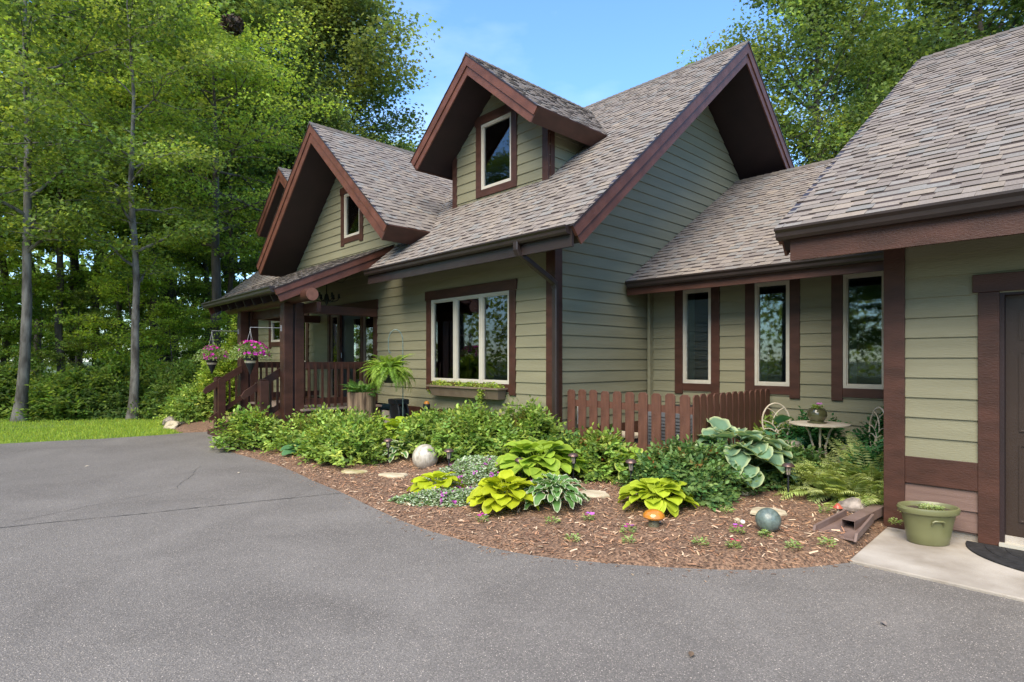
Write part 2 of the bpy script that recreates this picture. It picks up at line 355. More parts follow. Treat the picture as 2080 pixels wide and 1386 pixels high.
# ------------------------------------------------------------------ leaf machinery
def frames(D, U):
    """D (N,3) length directions, U (N,3) approximate normals -> rotation matrices with columns side, dir, normal"""
    D = D / np.linalg.norm(D, axis=1, keepdims=True)
    S = np.cross(D, U); S /= (np.linalg.norm(S, axis=1, keepdims=True) + 1e-9)
    Nn = np.cross(S, D)
    return np.stack([S, D, Nn], -1)
def scatter_t(T, TF, pos, Rm, scale, colr, sx=None):
    """place template T (k,3) at N positions"""
    n = len(pos); k = len(T)
    Ts = np.repeat(T[None], n, 0) * np.asarray(scale).reshape(-1, 1, 1)
    if sx is not None: Ts[:, :, 0] *= np.asarray(sx).reshape(-1, 1)
    V = np.einsum('nij,nkj->nki', Rm, Ts) + pos[:, None, :]
    F = (TF[None] + (np.arange(n) * k)[:, None, None]).reshape(-1, TF.shape[1])
    C = np.repeat(colr[:, None, :], k, 1)
    return V.reshape(-1, 3), F, C.reshape(-1, 3)
def join(parts):
    Vs, Fs, Cs = [], [], []; b = 0
    for V, F, C in parts: Vs.append(V); Fs.append(F + b); Cs.append(C); b += len(V)
    return np.concatenate(Vs), np.concatenate(Fs), np.concatenate(Cs)
# templates: x = side, y = length, z = normal
T_RH = np.array([(0, 0, 0), (.34, .45, .05), (0, 1, -.08), (-.34, .45, .05)], float); F_RH = np.array([(0, 1, 2, 3)])
T_LF = np.array([(0, 0, 0), (.26, .35, .07), (.20, .68, .04), (0, 1, -.10), (-.20, .68, .04), (-.26, .35, .07), (0, .4, 0), (0, .72, -.03)], float)
F_LF = np.array([(0, 1, 6, 5), (1, 2, 7, 6), (6, 7, 4, 5), (2, 3, 4, 7)])
T_ST = np.array([(0, 0, 0), (.20, .30, .03), (.55, .40, -.04), (.24, .60, .02), (0, 1, -.08), (-.24, .60, .02), (-.55, .40, -.04), (-.20, .30, .03)], float)
F_ST = np.array([(0, 1, 4, 7), (1, 2, 3, 4), (7, 4, 5, 6)])
def jit_col(rs, n, base, var=.25, hue=.12):
    base = np.asarray(base, float)
    if base.ndim == 2: c = base[rs.randint(0, len(base), n)]
    else: c = np.repeat(base[None], n, 0)
    k = rs.uniform(1 - var, 1 + var, (n, 1)); c = c * k
    c[:, 0] *= rs.uniform(1 - hue, 1 + hue * 1.6, n); return np.clip(c, 0, 1)
def unit(v): return v / (np.linalg.norm(v, axis=-1, keepdims=True) + 1e-9)

# ------------------------------------------------------------------ HOUSE
house = tag(empty('house', (-11, 10, 0)), 'sage green lap-sided house with steep brown shingle roofs, dormers, corner porch and attached garage', 'house')
HO = Vector((-11, 10, 0))
def hpart(mb, name, mat, parent=None, **k):
    o = mb.build(name, mat, None, **k)
    if parent is None: parent = house; o.location = -HO
    o.parent = parent
    return o
EXP = 0.1775
def siding(name, rows_fn, z0, z1, plane, axis, sgn, holes=(), mat='siding', zref=.70):
    """lap siding in the plane axis = value; rows_fn(z) -> list of (u0,u1); u runs along the other horizontal axis; sgn = outward direction"""
    mb = MB(); k0 = math.floor((z0 - zref) / EXP); z = zref + k0 * EXP
    while z < z1:
        lo, hi = max(z, z0), min(z + EXP, z1)
        cuts = sorted({lo, hi} | {c for h in holes for c in h[2:] if lo < c < hi})
        for a, b in zip(cuts[:-1], cuts[1:]):
            if b - a < .002: continue
            for (ua, ub), (uc, ud) in zip(rows_fn(a + 1e-4), rows_fn(b - 1e-4)):
                segs = [(ua, ub, uc, ud)]
                for h in holes:
                    if h[2] < (a + b) / 2 < h[3]:
                        ns = []
                        for s in segs:
                            if h[0] >= max(s[1], s[3]) or h[1] <= min(s[0], s[2]): ns.append(s); continue
                            if min(s[0], s[2]) < h[0]: ns.append((s[0], min(h[0], s[1]), s[2], min(h[0], s[3])))
                            if max(s[1], s[3]) > h[1]: ns.append((max(h[1], s[0]), s[1], max(h[1], s[2]), s[3]))
                        segs = ns
                for (p, q, r_, t) in segs:
                    if q - p < .004 and t - r_ < .004: continue
                    oa = .021 - .016 * (a - z) / EXP; ob = .021 - .016 * (b - z) / EXP
                    def pt(u, zz, o):
                        return (u, plane + sgn * o, zz) if axis == 'y' else (plane + sgn * o, u, zz)
                    V = [pt(p, a, oa), pt(q, a, oa), pt(t, b, ob), pt(r_, b, ob), pt(p, a, .001), pt(q, a, .001)]
                    fr = (0, 1, 2, 3); bt = (4, 5, 1, 0)
                    if (axis == 'y') != (sgn < 0): fr = fr[::-1]; bt = bt[::-1]
                    mb.add(V, [fr, bt])
        z += EXP
    return hpart(mb, name, mat)
TW = .14
def window(label, X0, X1, Z0, Z1, Y, panes=1, head=.16, head_ext=.03, legs=.05, base=.12, mull=.045, curtain=(), trimz=None, name='window', casing='trim', room=.9, sash='sash', split=None):
    """all front windows look towards -Y"""
    mb = MB(); t = .035
    mb.box(X0 - TW, X0, Y - t, Y + .02, Z0 - base - legs, Z1); mb.box(X1, X1 + TW, Y - t, Y + .02, Z0 - base - legs, Z1)
    mb.box(X0 - TW - head_ext, X1 + TW + head_ext, Y - t - .008, Y + .02, Z1 + .001, Z1 + head); mb.box(X0 + .001, X1 - .001, Y - t + .004, Y + .02, Z0 - base, Z0)
    w = hpart(mb, name, casing, bevel=.003)
    if label: w['label'] = label
    fr = .042; mb = MB(); y0, y1 = Y - .022, Y + .06
    xs = [X0 + (X1 - X0) * i / panes for i in range(panes + 1)]
    if split: xs = split
    for i in range(len(xs) - 1):
        a, b = xs[i] + .002, xs[i + 1] - .002
        mb.box(a, a + fr, y0, y1, Z0 + .001, Z1 - .001); mb.box(b - fr, b, y0, y1, Z0 + .001, Z1 - .001)
        mb.box(a + fr, b - fr, y0, y1, Z0 + .001, Z0 + fr); mb.box(a + fr, b - fr, y0, y1, Z1 - fr, Z1 - .001)
        # groove around the sash
        mb.box(a + fr, b - fr, y0 + .012, y1, Z0 + fr, Z0 + fr + .018); mb.box(a + fr, b - fr, y0 + .012, y1, Z1 - fr - .018, Z1 - fr)
        mb.box(a + fr, a + fr + .014, y0 + .012, y1, Z0 + fr + .018, Z1 - fr - .018); mb.box(b - fr - .014, b - fr, y0 + .012, y1, Z0 + fr + .018, Z1 - fr - .018)
    f = mb.build('frame', sash, w, bevel=.002)
    for i in range(len(xs) - 1):
        mb = MB(); mb.box(xs[i] + fr, xs[i + 1] - fr, Y + .018, Y + .024, Z0 + fr, Z1 - fr); mb.build('pane', 'glass', w)
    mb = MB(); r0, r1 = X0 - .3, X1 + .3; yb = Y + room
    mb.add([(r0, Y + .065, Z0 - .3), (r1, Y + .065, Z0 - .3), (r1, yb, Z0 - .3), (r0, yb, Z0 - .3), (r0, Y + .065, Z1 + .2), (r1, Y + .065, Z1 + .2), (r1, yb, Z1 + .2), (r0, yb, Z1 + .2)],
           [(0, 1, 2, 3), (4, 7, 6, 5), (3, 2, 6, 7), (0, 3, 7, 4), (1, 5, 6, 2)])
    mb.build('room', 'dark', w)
    for (ca, cb) in curtain:
        mb = MB(); n = 24
        vs = []
        for i in range(n + 1):
            x = ca + (cb - ca) * i / n; yy = Y + .13 + .018 * math.sin(i * 1.9)
            vs += [(x, yy, Z0 - .02), (x, yy, Z1 + .02)]
        mb.add(vs, [(2 * i, 2 * i + 2, 2 * i + 3, 2 * i + 1) for i in range(n)]); mb.build('curtain', 'curtain', w)
    return w
def hole(X0, X1, Z0, Z1): return (X0 - .004, X1 + .004, Z0 - .004, Z1 + .004)

FY = 6.22
# main window, left-wing windows, mid-gable window, dormer windows, link windows
W_main = (-8.67, -6.59, 1.19, 2.66); W_mid = (-11.98, -11.28, 4.29, 5.27)
W_dor = (-8.22, -7.40, 4.73, 5.94); W_far = (-16.2, -15.55, 2.07, 2.66); W_tall = (-14.75, -13.95, 1.5, 2.66)
W_links = [(-4.99, -4.49, 1.19, 2.72), (-3.80, -3.29, 1.19, 2.72), (-2.60, -2.09, 1.19, 2.72)]
ENT = (-12.68, -10.70, .66, 2.62)
# front wall, both the low part and the middle gable
MGX, MGZ, MS = -11.87, 6.60, .87
def front_rows(z):
    if z < 3.5: return [(-17.95, -5.66)]
    h = (MGZ - .42 - z) / MS; return [(MGX - h, MGX + h)]
siding('front_siding', front_rows, .70, MGZ - .45, FY, 'y', -1, [hole(*W_main), hole(*W_mid), hole(*W_far), hole(*W_tall), hole(*ENT)])
MRY, MRZ, MSL = 10.29, 7.31, .843
def side_rows(z):
    if z < 3.49: return [(FY + .01, 14.3)]
    h = (MRZ - .40 - z) / MSL; return [(MRY - h, MRY + h)]
siding('gable_siding', side_rows, .55, MRZ - .42, -5.65, 'x', 1)
siding('far_gable_siding', side_rows, .55, MRZ - .42, -17.96, 'x', -1)
siding('link_siding', lambda z: [(-5.64, -1.5)], .25, 2.9, 8.63, 'y', -1, [hole(*w) for w in W_links])
GDX = (-.70, .24)
siding('garage_siding', lambda z: [(-1.5, 4.5)], .70, 3.05, FY, 'y', -1, [(GDX[0] - .01, GDX[1] + .01, 0, 2.1)])
siding('garage_lower_siding', lambda z: [(-1.5, 4.5)], .09, .46, FY, 'y', -1, [(GDX[0] - .01, GDX[1] + .01, 0, 2.1)], mat='mauve', zref=.46 - 2 * EXP)
siding('garage_end_siding', lambda z: [(FY + .01, 14)] if z < 3 else [(10.9 - (5.95 - z) / .645, 10.9 + (5.95 - z) / .645)], .2, 5.9, -1.49, 'x', -1)
# structural shells behind the siding (keep light out)
mb = MB(); mb.box(-17.9, -5.7, 14.25, 14.3, 0, 3.5); mb.box(-17.9, -5.7, FY + .03, FY + .05, -.02, .55); mb.box(-5.69, -5.66, FY + .05, 14.2, -.02, .5)
mb.box(-5.7, -1.45, 8.66, 8.68, -.02, .3); mb.box(-1.45, 4.5, FY + .02, FY + .04, -.02, .12)
hpart(mb, 'foundation', 'concrete')
# trim: skirt boards, corner boards
for bx_ in ((-9.9, -5.79, FY - .03, FY + .02, .42, .70), (-17.9, -13.3, FY - .03, FY + .02, .42, .70), (-5.67, -5.62, FY + .13, 8.62, .30, .55), (-5.6, -1.5, 8.60, 8.64, .12, .25),
            (-1.36, GDX[0] - TW, FY - .028, FY + .02, .46, .70), (GDX[1] + TW, 4.5, FY - .028, FY + .02, .46, .70)):
    mb = MB(); mb.box(*bx_); hpart(mb, 'skirt_board', 'trim', bevel=.003)
mb = MB()
mb.box(-5.80, -5.665, FY - .034, FY + .02, .3, 3.5); hpart(mb, 'corner_board', 'trim', bevel=.004)
mb = MB(); mb.box(-5.665, -5.615, FY - .034, FY + .12, .3, 3.5); hpart(mb, 'corner_board', 'trim', bevel=.004)
mb = MB(); mb.box(-18.0, -17.86, FY - .034, FY + .02, .3, 3.5); hpart(mb, 'corner_board', 'trim', bevel=.004)
mb = MB(); mb.box(-1.525, -1.36, FY - .04, FY + .13, .032, 3.0); hpart(mb, 'corner_board', 'trim', bevel=.004)
mb = MB(); mb.box(-5.63, -5.55, 8.55, 8.63, .2, 2.8); hpart(mb, 'inner_corner_board', 'siding')
mb = MB(); mb.box(-5.63, -1.5, 8.585, 8.62, 2.74, 2.9); hpart(mb, 'frieze_board', 'trim')

# roofs
PAL = np.array([(.205, .175, .152), (.185, .157, .138), (.235, .20, .168), (.200, .188, .175), (.215, .182, .158), (.165, .140, .125), (.225, .192, .165), (.205, .178, .156), (.195, .170, .150), (.25, .208, .168), (.192, .190, .182)])
PAL = PAL.mean(0) + (PAL - PAL.mean(0)) * .72
def shingles(name, o, u, v, ulen, vlen, seed, parent, u0=0, clip=None):
    """courses of laminated shingles on the plane o + u*a + v*b; every tab is a thin raised piece with its own granule colour"""
    rs = random.Random(seed); o = Vector(o); u = Vector(u).normalized(); v = Vector(v).normalized(); n = u.cross(v)
    if n.z < 0: n = -n
    V = []; F = []; C = []; e = .128; k = int(vlen / e) + 1
    def quad(a0, a1, b0, b1, h0, h1, c, butt):
        b = len(V)
        for (a, bb, h) in ((a0, b0, h0), (a1, b0, h0), (a1, b1, h1), (a0, b1, h1)): V.append(tuple(o + u * a + v * bb + n * h)); C.append(c)
        F.append((b, b + 1, b + 2, b + 3))
        if butt:
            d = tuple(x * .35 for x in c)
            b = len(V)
            for (a, bb, h) in ((a0, b0, -.002), (a1, b0, -.002), (a1, b0, h0), (a0, b0, h0)): V.append(tuple(o + u * a + v * bb + n * h)); C.append(d)
            F.append((b, b + 1, b + 2, b + 3))
    for i in range(k):
        b0 = i * e; b1 = min(b0 + e, vlen)
        if b1 - b0 < .02: continue
        ua, ub = (u0, ulen) if clip is None else clip((b0 + b1) / 2)
        a = ua - rs.uniform(0, .2); raised = rs.random() < .5
        while a < ub:
            w = rs.uniform(.09, .21); a0, a1 = max(a, ua), min(a + w, ub)
            if a1 - a0 > .01:
                c = PAL[rs.randrange(len(PAL))] * rs.uniform(.90, 1.08); c = tuple(c)
                h = rs.uniform(.011, .015) if raised else .006
                quad(a0, a1, b0, b1 + .01, h, .001, c, True)
                if raised:      # sides of the raised tab
                    for aa in (a0, a1):
                        b = len(V)
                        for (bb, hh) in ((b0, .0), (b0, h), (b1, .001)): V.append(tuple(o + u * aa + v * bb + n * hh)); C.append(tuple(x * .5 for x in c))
                        V.append(V[-1]); C.append(C[-1]); F.append((b, b + 1, b + 2, b + 3))
                elif rs.random() < .8 and b1 - .03 > b0: # dark granule band printed on the backer strip under the course above
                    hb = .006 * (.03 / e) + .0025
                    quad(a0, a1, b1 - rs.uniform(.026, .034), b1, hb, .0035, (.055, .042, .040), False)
            a += w; raised = not raised if rs.random() < .85 else raised
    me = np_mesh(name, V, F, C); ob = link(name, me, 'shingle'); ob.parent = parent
    return ob
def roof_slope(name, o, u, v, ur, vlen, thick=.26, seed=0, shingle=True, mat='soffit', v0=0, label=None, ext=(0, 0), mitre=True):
    o = Vector(o); u = Vector(u).normalized(); v = Vector(v).normalized(); n = u.cross(v)
    if n.z < 0: n = -n
    m = thick * v.z / math.hypot(v.x, v.y) if mitre else 0
    mb = MB(); mb.prism([o + u * ur[0] + v * p + n * q for p, q in ((v0, -thick), (vlen - m, -thick), (vlen, -.004), (v0, -.004))], u * (ur[1] - ur[0]))
    r_ = hpart(mb, name, mat)
    if shingle:
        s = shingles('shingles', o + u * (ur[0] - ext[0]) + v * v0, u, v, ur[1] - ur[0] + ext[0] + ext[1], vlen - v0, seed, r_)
    if label: r_['label'] = label
    return r_, o, u, v, n
def barge(o, v, n, out, vr, name='barge_board', mat='barge', h1=.155, h2=.125, mitre=True):
    """double rake board along v on the outer face; out = outward unit vector"""
    tn = v.z / math.hypot(v.x, v.y) if mitre else 0; o = Vector(o); out = Vector(out)
    def board(v0, d0, d1, t):
        mb.prism([o + v * p + n * q for p, q in ((v0, -d1), (vr[1] - d1 * tn, -d1), (vr[1] - d0 * tn, -d0), (v0, -d0))], out * t)
    mb = MB(); board(vr[0], -.003, h1, .045); b = hpart(mb, name, mat, bevel=.004)
    mb = MB(); board(vr[0] + .02, h1 + .002, h1 + h2, .024); mb.build('lower_board', mat, b)
    mb = MB(); mb.prism([o + v * p + n * q for p, q in ((vr[0] - .012, -.012), (vr[1] + .012 * tn, -.012), (vr[1], .0045), (vr[0] - .012, .0045))], out * .056); mb.build('drip_edge', 'gutter', b)
    return b
def ridge_cap(o, d, L, s1, s2, name='ridge_cap'):
    """overlapping cap shingles along the ridge; s1, s2 = down-slope unit vectors"""
    mb = MB(); o = Vector(o); d = Vector(d).normalized(); s1 = Vector(s1).normalized(); s2 = Vector(s2).normalized(); rs = random.Random(3)
    k = int(L / .15)
    for i in range(k + 1):
        a = i * .15; b = min(a + .17, L)
        if b <= a: break
        c = tuple(PAL[rs.randrange(len(PAL))] * .55)
        up = Vector((0, 0, 1)); h0, h1 = .034, .022
        P = []
        for t, h in ((a, h0), (b, h1)):
            P += [o + d * t + s1 * .13 + up * (h - .012), o + d * t + up * h, o + d * t + s2 * .13 + up * (h - .012)]
        q = [o + d * a + s1 * .13 - up * .01, o + d * a, o + d * a + s2 * .13 - up * .01]
        mb.add(P + q, [(0, 1, 4, 3), (1, 2, 5, 4), (6, 7, 1, 0), (7, 8, 2, 1)], c)
    return hpart(mb, name, 'shingle')
X_ = Vector((1, 0, 0)); Y_ = Vector((0, 1, 0)); Z_ = Vector((0, 0, 1))
# main roof
EY, EZ = 5.46, 3.24
vF = Vector((0, 1, MSL)).normalized(); vB = Vector((0, -1, MSL)).normalized()
LM = math.hypot(MRY - EY, MRZ - EZ); XR, XL = -4.70, -18.9
nF = X_.cross(vF); nB = -X_.cross(vB)
roof_slope('roof_slope', (0, EY, EZ), X_, vF, (-9.67, XR), LM, seed=1, ext=(0, .055))
roof_slope('roof_slope', (0, EY, EZ), X_, vF, (-14.93, -9.672), LM, seed=2, v0=1.15)
roof_slope('roof_slope', (0, EY, EZ), X_, vF, (XL, -14.932), LM, seed=3, ext=(.055, 0))
BY = 2 * MRY - EY
roof_slope('roof_slope', (0, BY, EZ), X_, vB, (XL, XR), LM, seed=4, shingle=False, mat='shingle_plain' if 0 else 'soffit')
barge((XR, EY, EZ), vF, nF, X_, (-.02, LM)); barge((XR, BY, EZ), vB, nB, X_, (-.02, LM))
barge((XL, EY, EZ), vF, nF, -X_, (-.02, LM)); 
ridge_cap((XL, MRY, MRZ), X_, XR - XL + .06, -vF, -vB)
# gable roofs that face -Y (dormers, middle gable)
def front_gable(cx, rz, hw, ze, y0, y1, wall_y, seed, thick, name='dormer'):
    sl = (rz - ze) / hw; L = math.hypot(hw, rz - ze)
    vr_ = Vector((-1, 0, sl)).normalized(); vl_ = Vector((1, 0, sl)).normalized()   # up-slope directions on the right and left side
    nr = Vector((sl, 0, 1)).normalized(); nl = Vector((-sl, 0, 1)).normalized()
    r1 = roof_slope(name + '_roof_slope', (cx + hw, y0, ze), Y_, vr_, (0, y1 - y0), L, thick, seed, ext=(.055, 0))[0]
    r2 = roof_slope(name + '_roof_slope', (cx - hw, y0, ze), Y_, vl_, (0, y1 - y0), L, thick, seed + 1, ext=(.055, 0))[0]
    barge((cx + hw, y0, ze), vr_, nr, -Y_, (-.015, L), h1=.15, h2=.12 if thick < .3 else .16)
    barge((cx - hw, y0, ze), vl_, nl, -Y_, (-.015, L), h1=.15, h2=.12 if thick < .3 else .16)
    # eave fascias, square to the slope
    for (ex, vv, nn) in ((cx + hw, vr_, nr), (cx - hw, vl_, nl)):
        mb = MB(); mb.obox((ex, y0 - .03, ze), Y_, nn, -vv, (0, y1 - y0), (-thick - .01, .0), (0.0, .03)); hpart(mb, 'fascia', 'trim')
    ridge_cap((cx, y0 - .06, rz), Y_, y1 - y0, -vr_, -vl_)
front_gable(MGX, MGZ, 3.06, 3.94, 5.40, 9.6, FY, 10, .30, 'gable')
DCX, DRZ, DHW, DEZ = -7.80, 6.85, 1.70, 5.43
front_gable(DCX, DRZ, DHW, DEZ, 6.36, 9.8, 7.03, 20, .25)
front_gable(-15.95, DRZ, DHW, DEZ, 6.36, 9.8, 7.03, 30, .25)
DSL = (DRZ - DEZ) / DHW
for cx in (DCX, -15.95):
    x0, x1 = cx - 1.26, cx + 1.26
    def rows(z, cx=cx, x0=x0, x1=x1):
        h = (DRZ - .33 - z) / DSL; return [(max(x0, cx - h), min(x1, cx + h))]
    hl = [hole(*W_dor)] if cx == DCX else []
    siding('dormer_siding', rows, 4.40, DRZ - .36, 7.03, 'y', -1, hl)
    siding('dormer_side_siding', lambda z: [(7.04, 8.9)], 4.45, 5.50, x1, 'x', 1)
    siding('dormer_side_siding', lambda z: [(7.04, 8.9)], 4.45, 5.50, x0, 'x', -1)
    for a, b in ((x0 - .02, x0 + .11), (x1 - .11, x1 + .02)):
        mb = MB(); mb.box(a, b, 7.0, 7.06, 4.42, 5.55); hpart(mb, 'corner_board', 'trim', bevel=.003)
    mb = MB(); mb.box(x1 - .0, x1 + .03, 7.062, 7.16, 4.5, 5.5); hpart(mb, 'corner_board', 'trim')
# link roof
LEY, LEZ, LRY, LRZ = 7.89, 2.85, 11.84, 5.32
vL = Vector((0, LRY - LEY, LRZ - LEZ)).normalized(); LL = math.hypot(LRY - LEY, LRZ - LEZ)
roof_slope('link_roof_slope', (0, LEY, LEZ), X_, vL, (-5.62, -1.3), LL, .18, 40)
vLb = Vector((0, -(LRY - LEY), LRZ - LEZ)).normalized()
roof_slope('link_roof_slope', (0, 2 * LRY - LEY, LEZ), X_, vLb, (-5.62, -1.3), LL, .18, 41, shingle=False)
ridge_cap((-5.62, LRY, LRZ), X_, 4.3, -vL, -vLb)
# garage roof
GEY, GEZ, GRY, GRZ, GXL = 5.46, 2.77, 10.90, 6.28, -2.17
vG = Vector((0, GRY - GEY, GRZ - GEZ)).normalized(); LG = math.hypot(GRY - GEY, GRZ - GEZ)
vGb = Vector((0, -(GRY - GEY), GRZ - GEZ)).normalized()
roof_slope('garage_roof_slope', (0, GEY, GEZ), X_, vG, (GXL, 4.6), LG, .22, 50, ext=(.055, 0))
roof_slope('garage_roof_slope', (0, 2 * GRY - GEY, GEZ), X_, vGb, (GXL, 4.6), LG, .22, 51, shingle=False)
barge((GXL, GEY, GEZ), vG, X_.cross(vG), -X_, (0, LG)); barge((GXL, 2 * GRY - GEY, GEZ), vGb, -X_.cross(vGb), -X_, (0, LG))
ridge_cap((GXL, GRY, GRZ), X_, 6.7, -vG, -vGb)
mb = MB(); mb.box(GXL + .08, 4.6, GEY + .02, GEY + .06, GEZ - .30, GEZ - .02); hpart(mb, 'fascia', 'trim')
mb = MB(); mb.box(-9.66, XR, EY + .02, EY + .06, EZ - .26, EZ - .02); hpart(mb, 'fascia', 'gutter')
mb = MB(); mb.box(-5.6, -1.5, LEY + .02, LEY + .06, LEZ - .22, LEZ - .02); hpart(mb, 'fascia', 'trim')
# gutters: K-profile run along X
def gutter(x0, x1, y, z, name='gutter', mat='gutter', dz=0):
    prof = [(0, 0), (0, -.105), (-.055, -.105), (-.075, -.08), (-.080, -.045), (-.105, -.02), (-.105, .0), (-.098, .0), (-.098, -.016), (-.074, -.042), (-.068, -.078), (-.05, -.098), (-.007, -.098), (-.007, 0)]
    mb = MB(); n = len(prof)
    V = [(x0, y + a, z + b) for a, b in prof] + [(x1, y + a, z + b + dz) for a, b in prof]
    mb.add(V, [(i, (i + 1) % n, n + (i + 1) % n, n + i) for i in range(n)] + [tuple(reversed(range(7))) , tuple(range(n, n + 7))])
    return hpart(mb, name, mat)
gutter(-9.67, XR - .02, EY + .015, EZ - .005)
gutter(XL, -14.95, EY + .015, EZ - .005)
gutter(-5.55, -1.53, LEY + .015, LEZ - .005)
gutter(GXL - .02, 4.6, GEY + .015, GEZ - .005)
# downspout from the main gutter back to the corner
def rect_tube(pts, w, h, side, name='downspout', mat='gutter', parent=None):
    """rectangular section; side = unit vector of the width"""
    mb = MB(); side = Vector(side); pts = [Vector(p) for p in pts]; vs = []
    for i, p in enumerate(pts):
        t = (pts[min(i + 1, len(pts) - 1)] - pts[max(i - 1, 0)]).normalized(); q = t.cross(side).normalized()
        for a, b in ((-1, -.7), (-.75, -1), (.75, -1), (1, -.7), (1, .7), (.75, 1), (-.75, 1), (-1, .7)): vs.append(p + side * a * w / 2 + q * b * h / 2)
    fs = [(i * 8 + j, i * 8 + (j + 1) % 8, i * 8 + 8 + (j + 1) % 8, i * 8 + 8 + j) for i in range(len(pts) - 1) for j in range(8)]
    mb.add(vs, fs); return hpart(mb, name, mat, parent) if parent is None else mb.build(name, mat, parent)
rect_tube([(-5.63, 5.43, 3.16), (-5.63, 5.43, 3.06), (-5.625, 5.46, 3.00), (-5.60, 5.60, 2.93), (-5.575, 6.02, 2.72), (-5.57, 6.12, 2.66), (-5.57, 6.14, 2.58), (-5.57, 6.14, .35)], .085, .075, (1, 0, 0))
rect_tube([(-5.56, 8.50, 2.72), (-5.56, 8.50, .3)], .05, .05, (1, 0, 0), mat='siding')

# windows
w = window('wide three-pane window beside the corner of the house', *W_main, FY, 3, curtain=[(-8.62, -8.33), (-7.96, -7.82), (-7.26, -7.12)])
window('small gable window above the porch roof', *W_mid, FY, 1, curtain=[(-11.95, -11.7)])
window('upstairs window in the near dormer', *W_dor, 7.03, 1, base=.13, legs=0)
window(None, *W_far, FY, 1); window(None, *W_tall, FY, 1)
for i, wv in enumerate(W_links):
    window(['leftmost narrow window of the link', 'middle narrow window of the link', 'rightmost narrow window, beside the garage corner'][i], *wv, 8.63, 1, head=.12, curtain=[(wv[0] + .03, wv[0] + .12)])
# garage side door
gd = MB(); a, b = GDX
gd.box(a - TW, a, FY - .035, FY + .02, .035, 2.13); gd.box(b, b + TW, FY - .035, FY + .02, .035, 2.13); gd.box(a - TW - .035, b + TW + .035, FY - .045, FY + .02, 2.131, 2.28)
gdo = hpart(gd, 'side_door', 'trim', bevel=.004); gdo['label'] = 'dark brown panelled side door of the garage'
mb = MB(); mb.box(a, a + .03, FY - .02, FY + .12, .06, 2.13); mb.box(b - .03, b, FY - .02, FY + .12, .06, 2.13); mb.box(a + .03, b - .03, FY - .02, FY + .12, 2.10, 2.13); mb.build('jamb', 'soffit', gdo)
mb = MB(); mb.box(a + .03, b - .03, FY + .06, FY + .10, .07, 2.10)
W = (b - a - .06)
for (px0, px1) in ((.11, .45), (.55, .89)):
    for (z0, z1) in ((.25, .86), (.99, 1.62), (1.74, 1.97)):
        x0, x1 = a + .03 + W * px0, a + .03 + W * px1
        mb.add([(x0, FY + .0585, z0), (x1, FY + .0585, z0), (x1, FY + .0585, z1), (x0, FY + .0585, z1), (x0 + .02, FY + .07, z0 + .02), (x1 - .02, FY + .07, z0 + .02), (x1 - .02, FY + .07, z1 - .02), (x0 + .02, FY + .07, z1 - .02),
                (x0 + .05, FY + .052, z0 + .05), (x1 - .05, FY + .052, z0 + .05), (x1 - .05, FY + .052, z1 - .05), (x0 + .05, FY + .052, z1 - .05)],
               [(0, 1, 5, 4), (1, 2, 6, 5), (2, 3, 7, 6), (3, 0, 4, 7), (4, 5, 9, 8), (5, 6, 10, 9), (6, 7, 11, 10), (7, 4, 8, 11), (8, 9, 10, 11)])
        mb.box(x0 - .012, x0, FY + .05, FY + .06, z0 - .012, z1 + .012); mb.box(x1, x1 + .012, FY + .05, FY + .06, z0 - .012, z1 + .012)
        mb.box(x0, x1, FY + .05, FY + .06, z0 - .012, z0); mb.box(x0, x1, FY + .05, FY + .06, z1, z1 + .012)
mb.build('door_leaf', 'door', gdo)
mb = MB(); mb.box(a, b, FY - .06, FY + .12, .031, .068); mb.build('threshold', 'sash', gdo)
mb = MB(); mb.lathe([(0, 0), (.028, .0), (.03, .02), (.018, .04), (0, .045)], (0, 0, 0), 12)
kn = mb.build('knob', 'bronze', gdo, smooth=True); kn.location = (b - .1, FY + .055, 1.0); kn.rotation_euler = (R(90), 0, 0)

# entry door with sidelights inside the porch
a, b, z0, z1 = ENT
mb = MB(); mb.box(a - .10, a, FY - .035, FY + .02, z0, z1 + .0); mb.box(b, b + .13, FY - .035, FY + .02, z0, z1); mb.box(a - .14, b + .17, FY - .045, FY + .02, z1 + .001, z1 + .2)
for x in (-12.25, -11.22): mb.box(x - .05, x + .05, FY - .02, FY + .05, z0, z1)
ed = hpart(mb, 'entry_door', 'trim', bevel=.003); ed['label'] = 'dark entry door between two glass sidelights under the porch roof'
mb = MB(); mb.box(-12.20, -11.27, FY + .04, FY + .08, z0, z1)
mb.build('door_leaf', 'entry', ed)
mb = MB(); mb.box(-11.62, -11.36, FY + .025, FY + .036, z0 + .5, z1 - .15); mb.build('door_glass', 'glass', ed)
for (x0, x1) in ((a, -12.30), (-11.17, b)):
    mb = MB(); mb.box(x0, x0 + .06, FY + .0, FY + .05, z0, z1); mb.box(x1 - .06, x1, FY, FY + .05, z0, z1); mb.box(x0 + .06, x1 - .06, FY, FY + .05, z0, z0 + .1); mb.box(x0 + .06, x1 - .06, FY, FY + .05, z1 - .06, z1); mb.build('sidelight_frame', 'windowbox', ed)
    mb = MB(); mb.box(x0 + .06, x1 - .06, FY + .02, FY + .026, z0 + .1, z1 - .06); mb.build('sidelight_pane', 'glass', ed)
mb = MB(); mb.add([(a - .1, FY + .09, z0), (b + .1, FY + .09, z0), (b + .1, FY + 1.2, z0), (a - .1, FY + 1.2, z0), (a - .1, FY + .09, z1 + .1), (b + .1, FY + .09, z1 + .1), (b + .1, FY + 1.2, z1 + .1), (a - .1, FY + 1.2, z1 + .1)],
                  [(0, 1, 2, 3), (4, 7, 6, 5), (3, 2, 6, 7), (0, 3, 7, 4), (1, 5, 6, 2)]); mb.build('hallway', 'dark', ed)
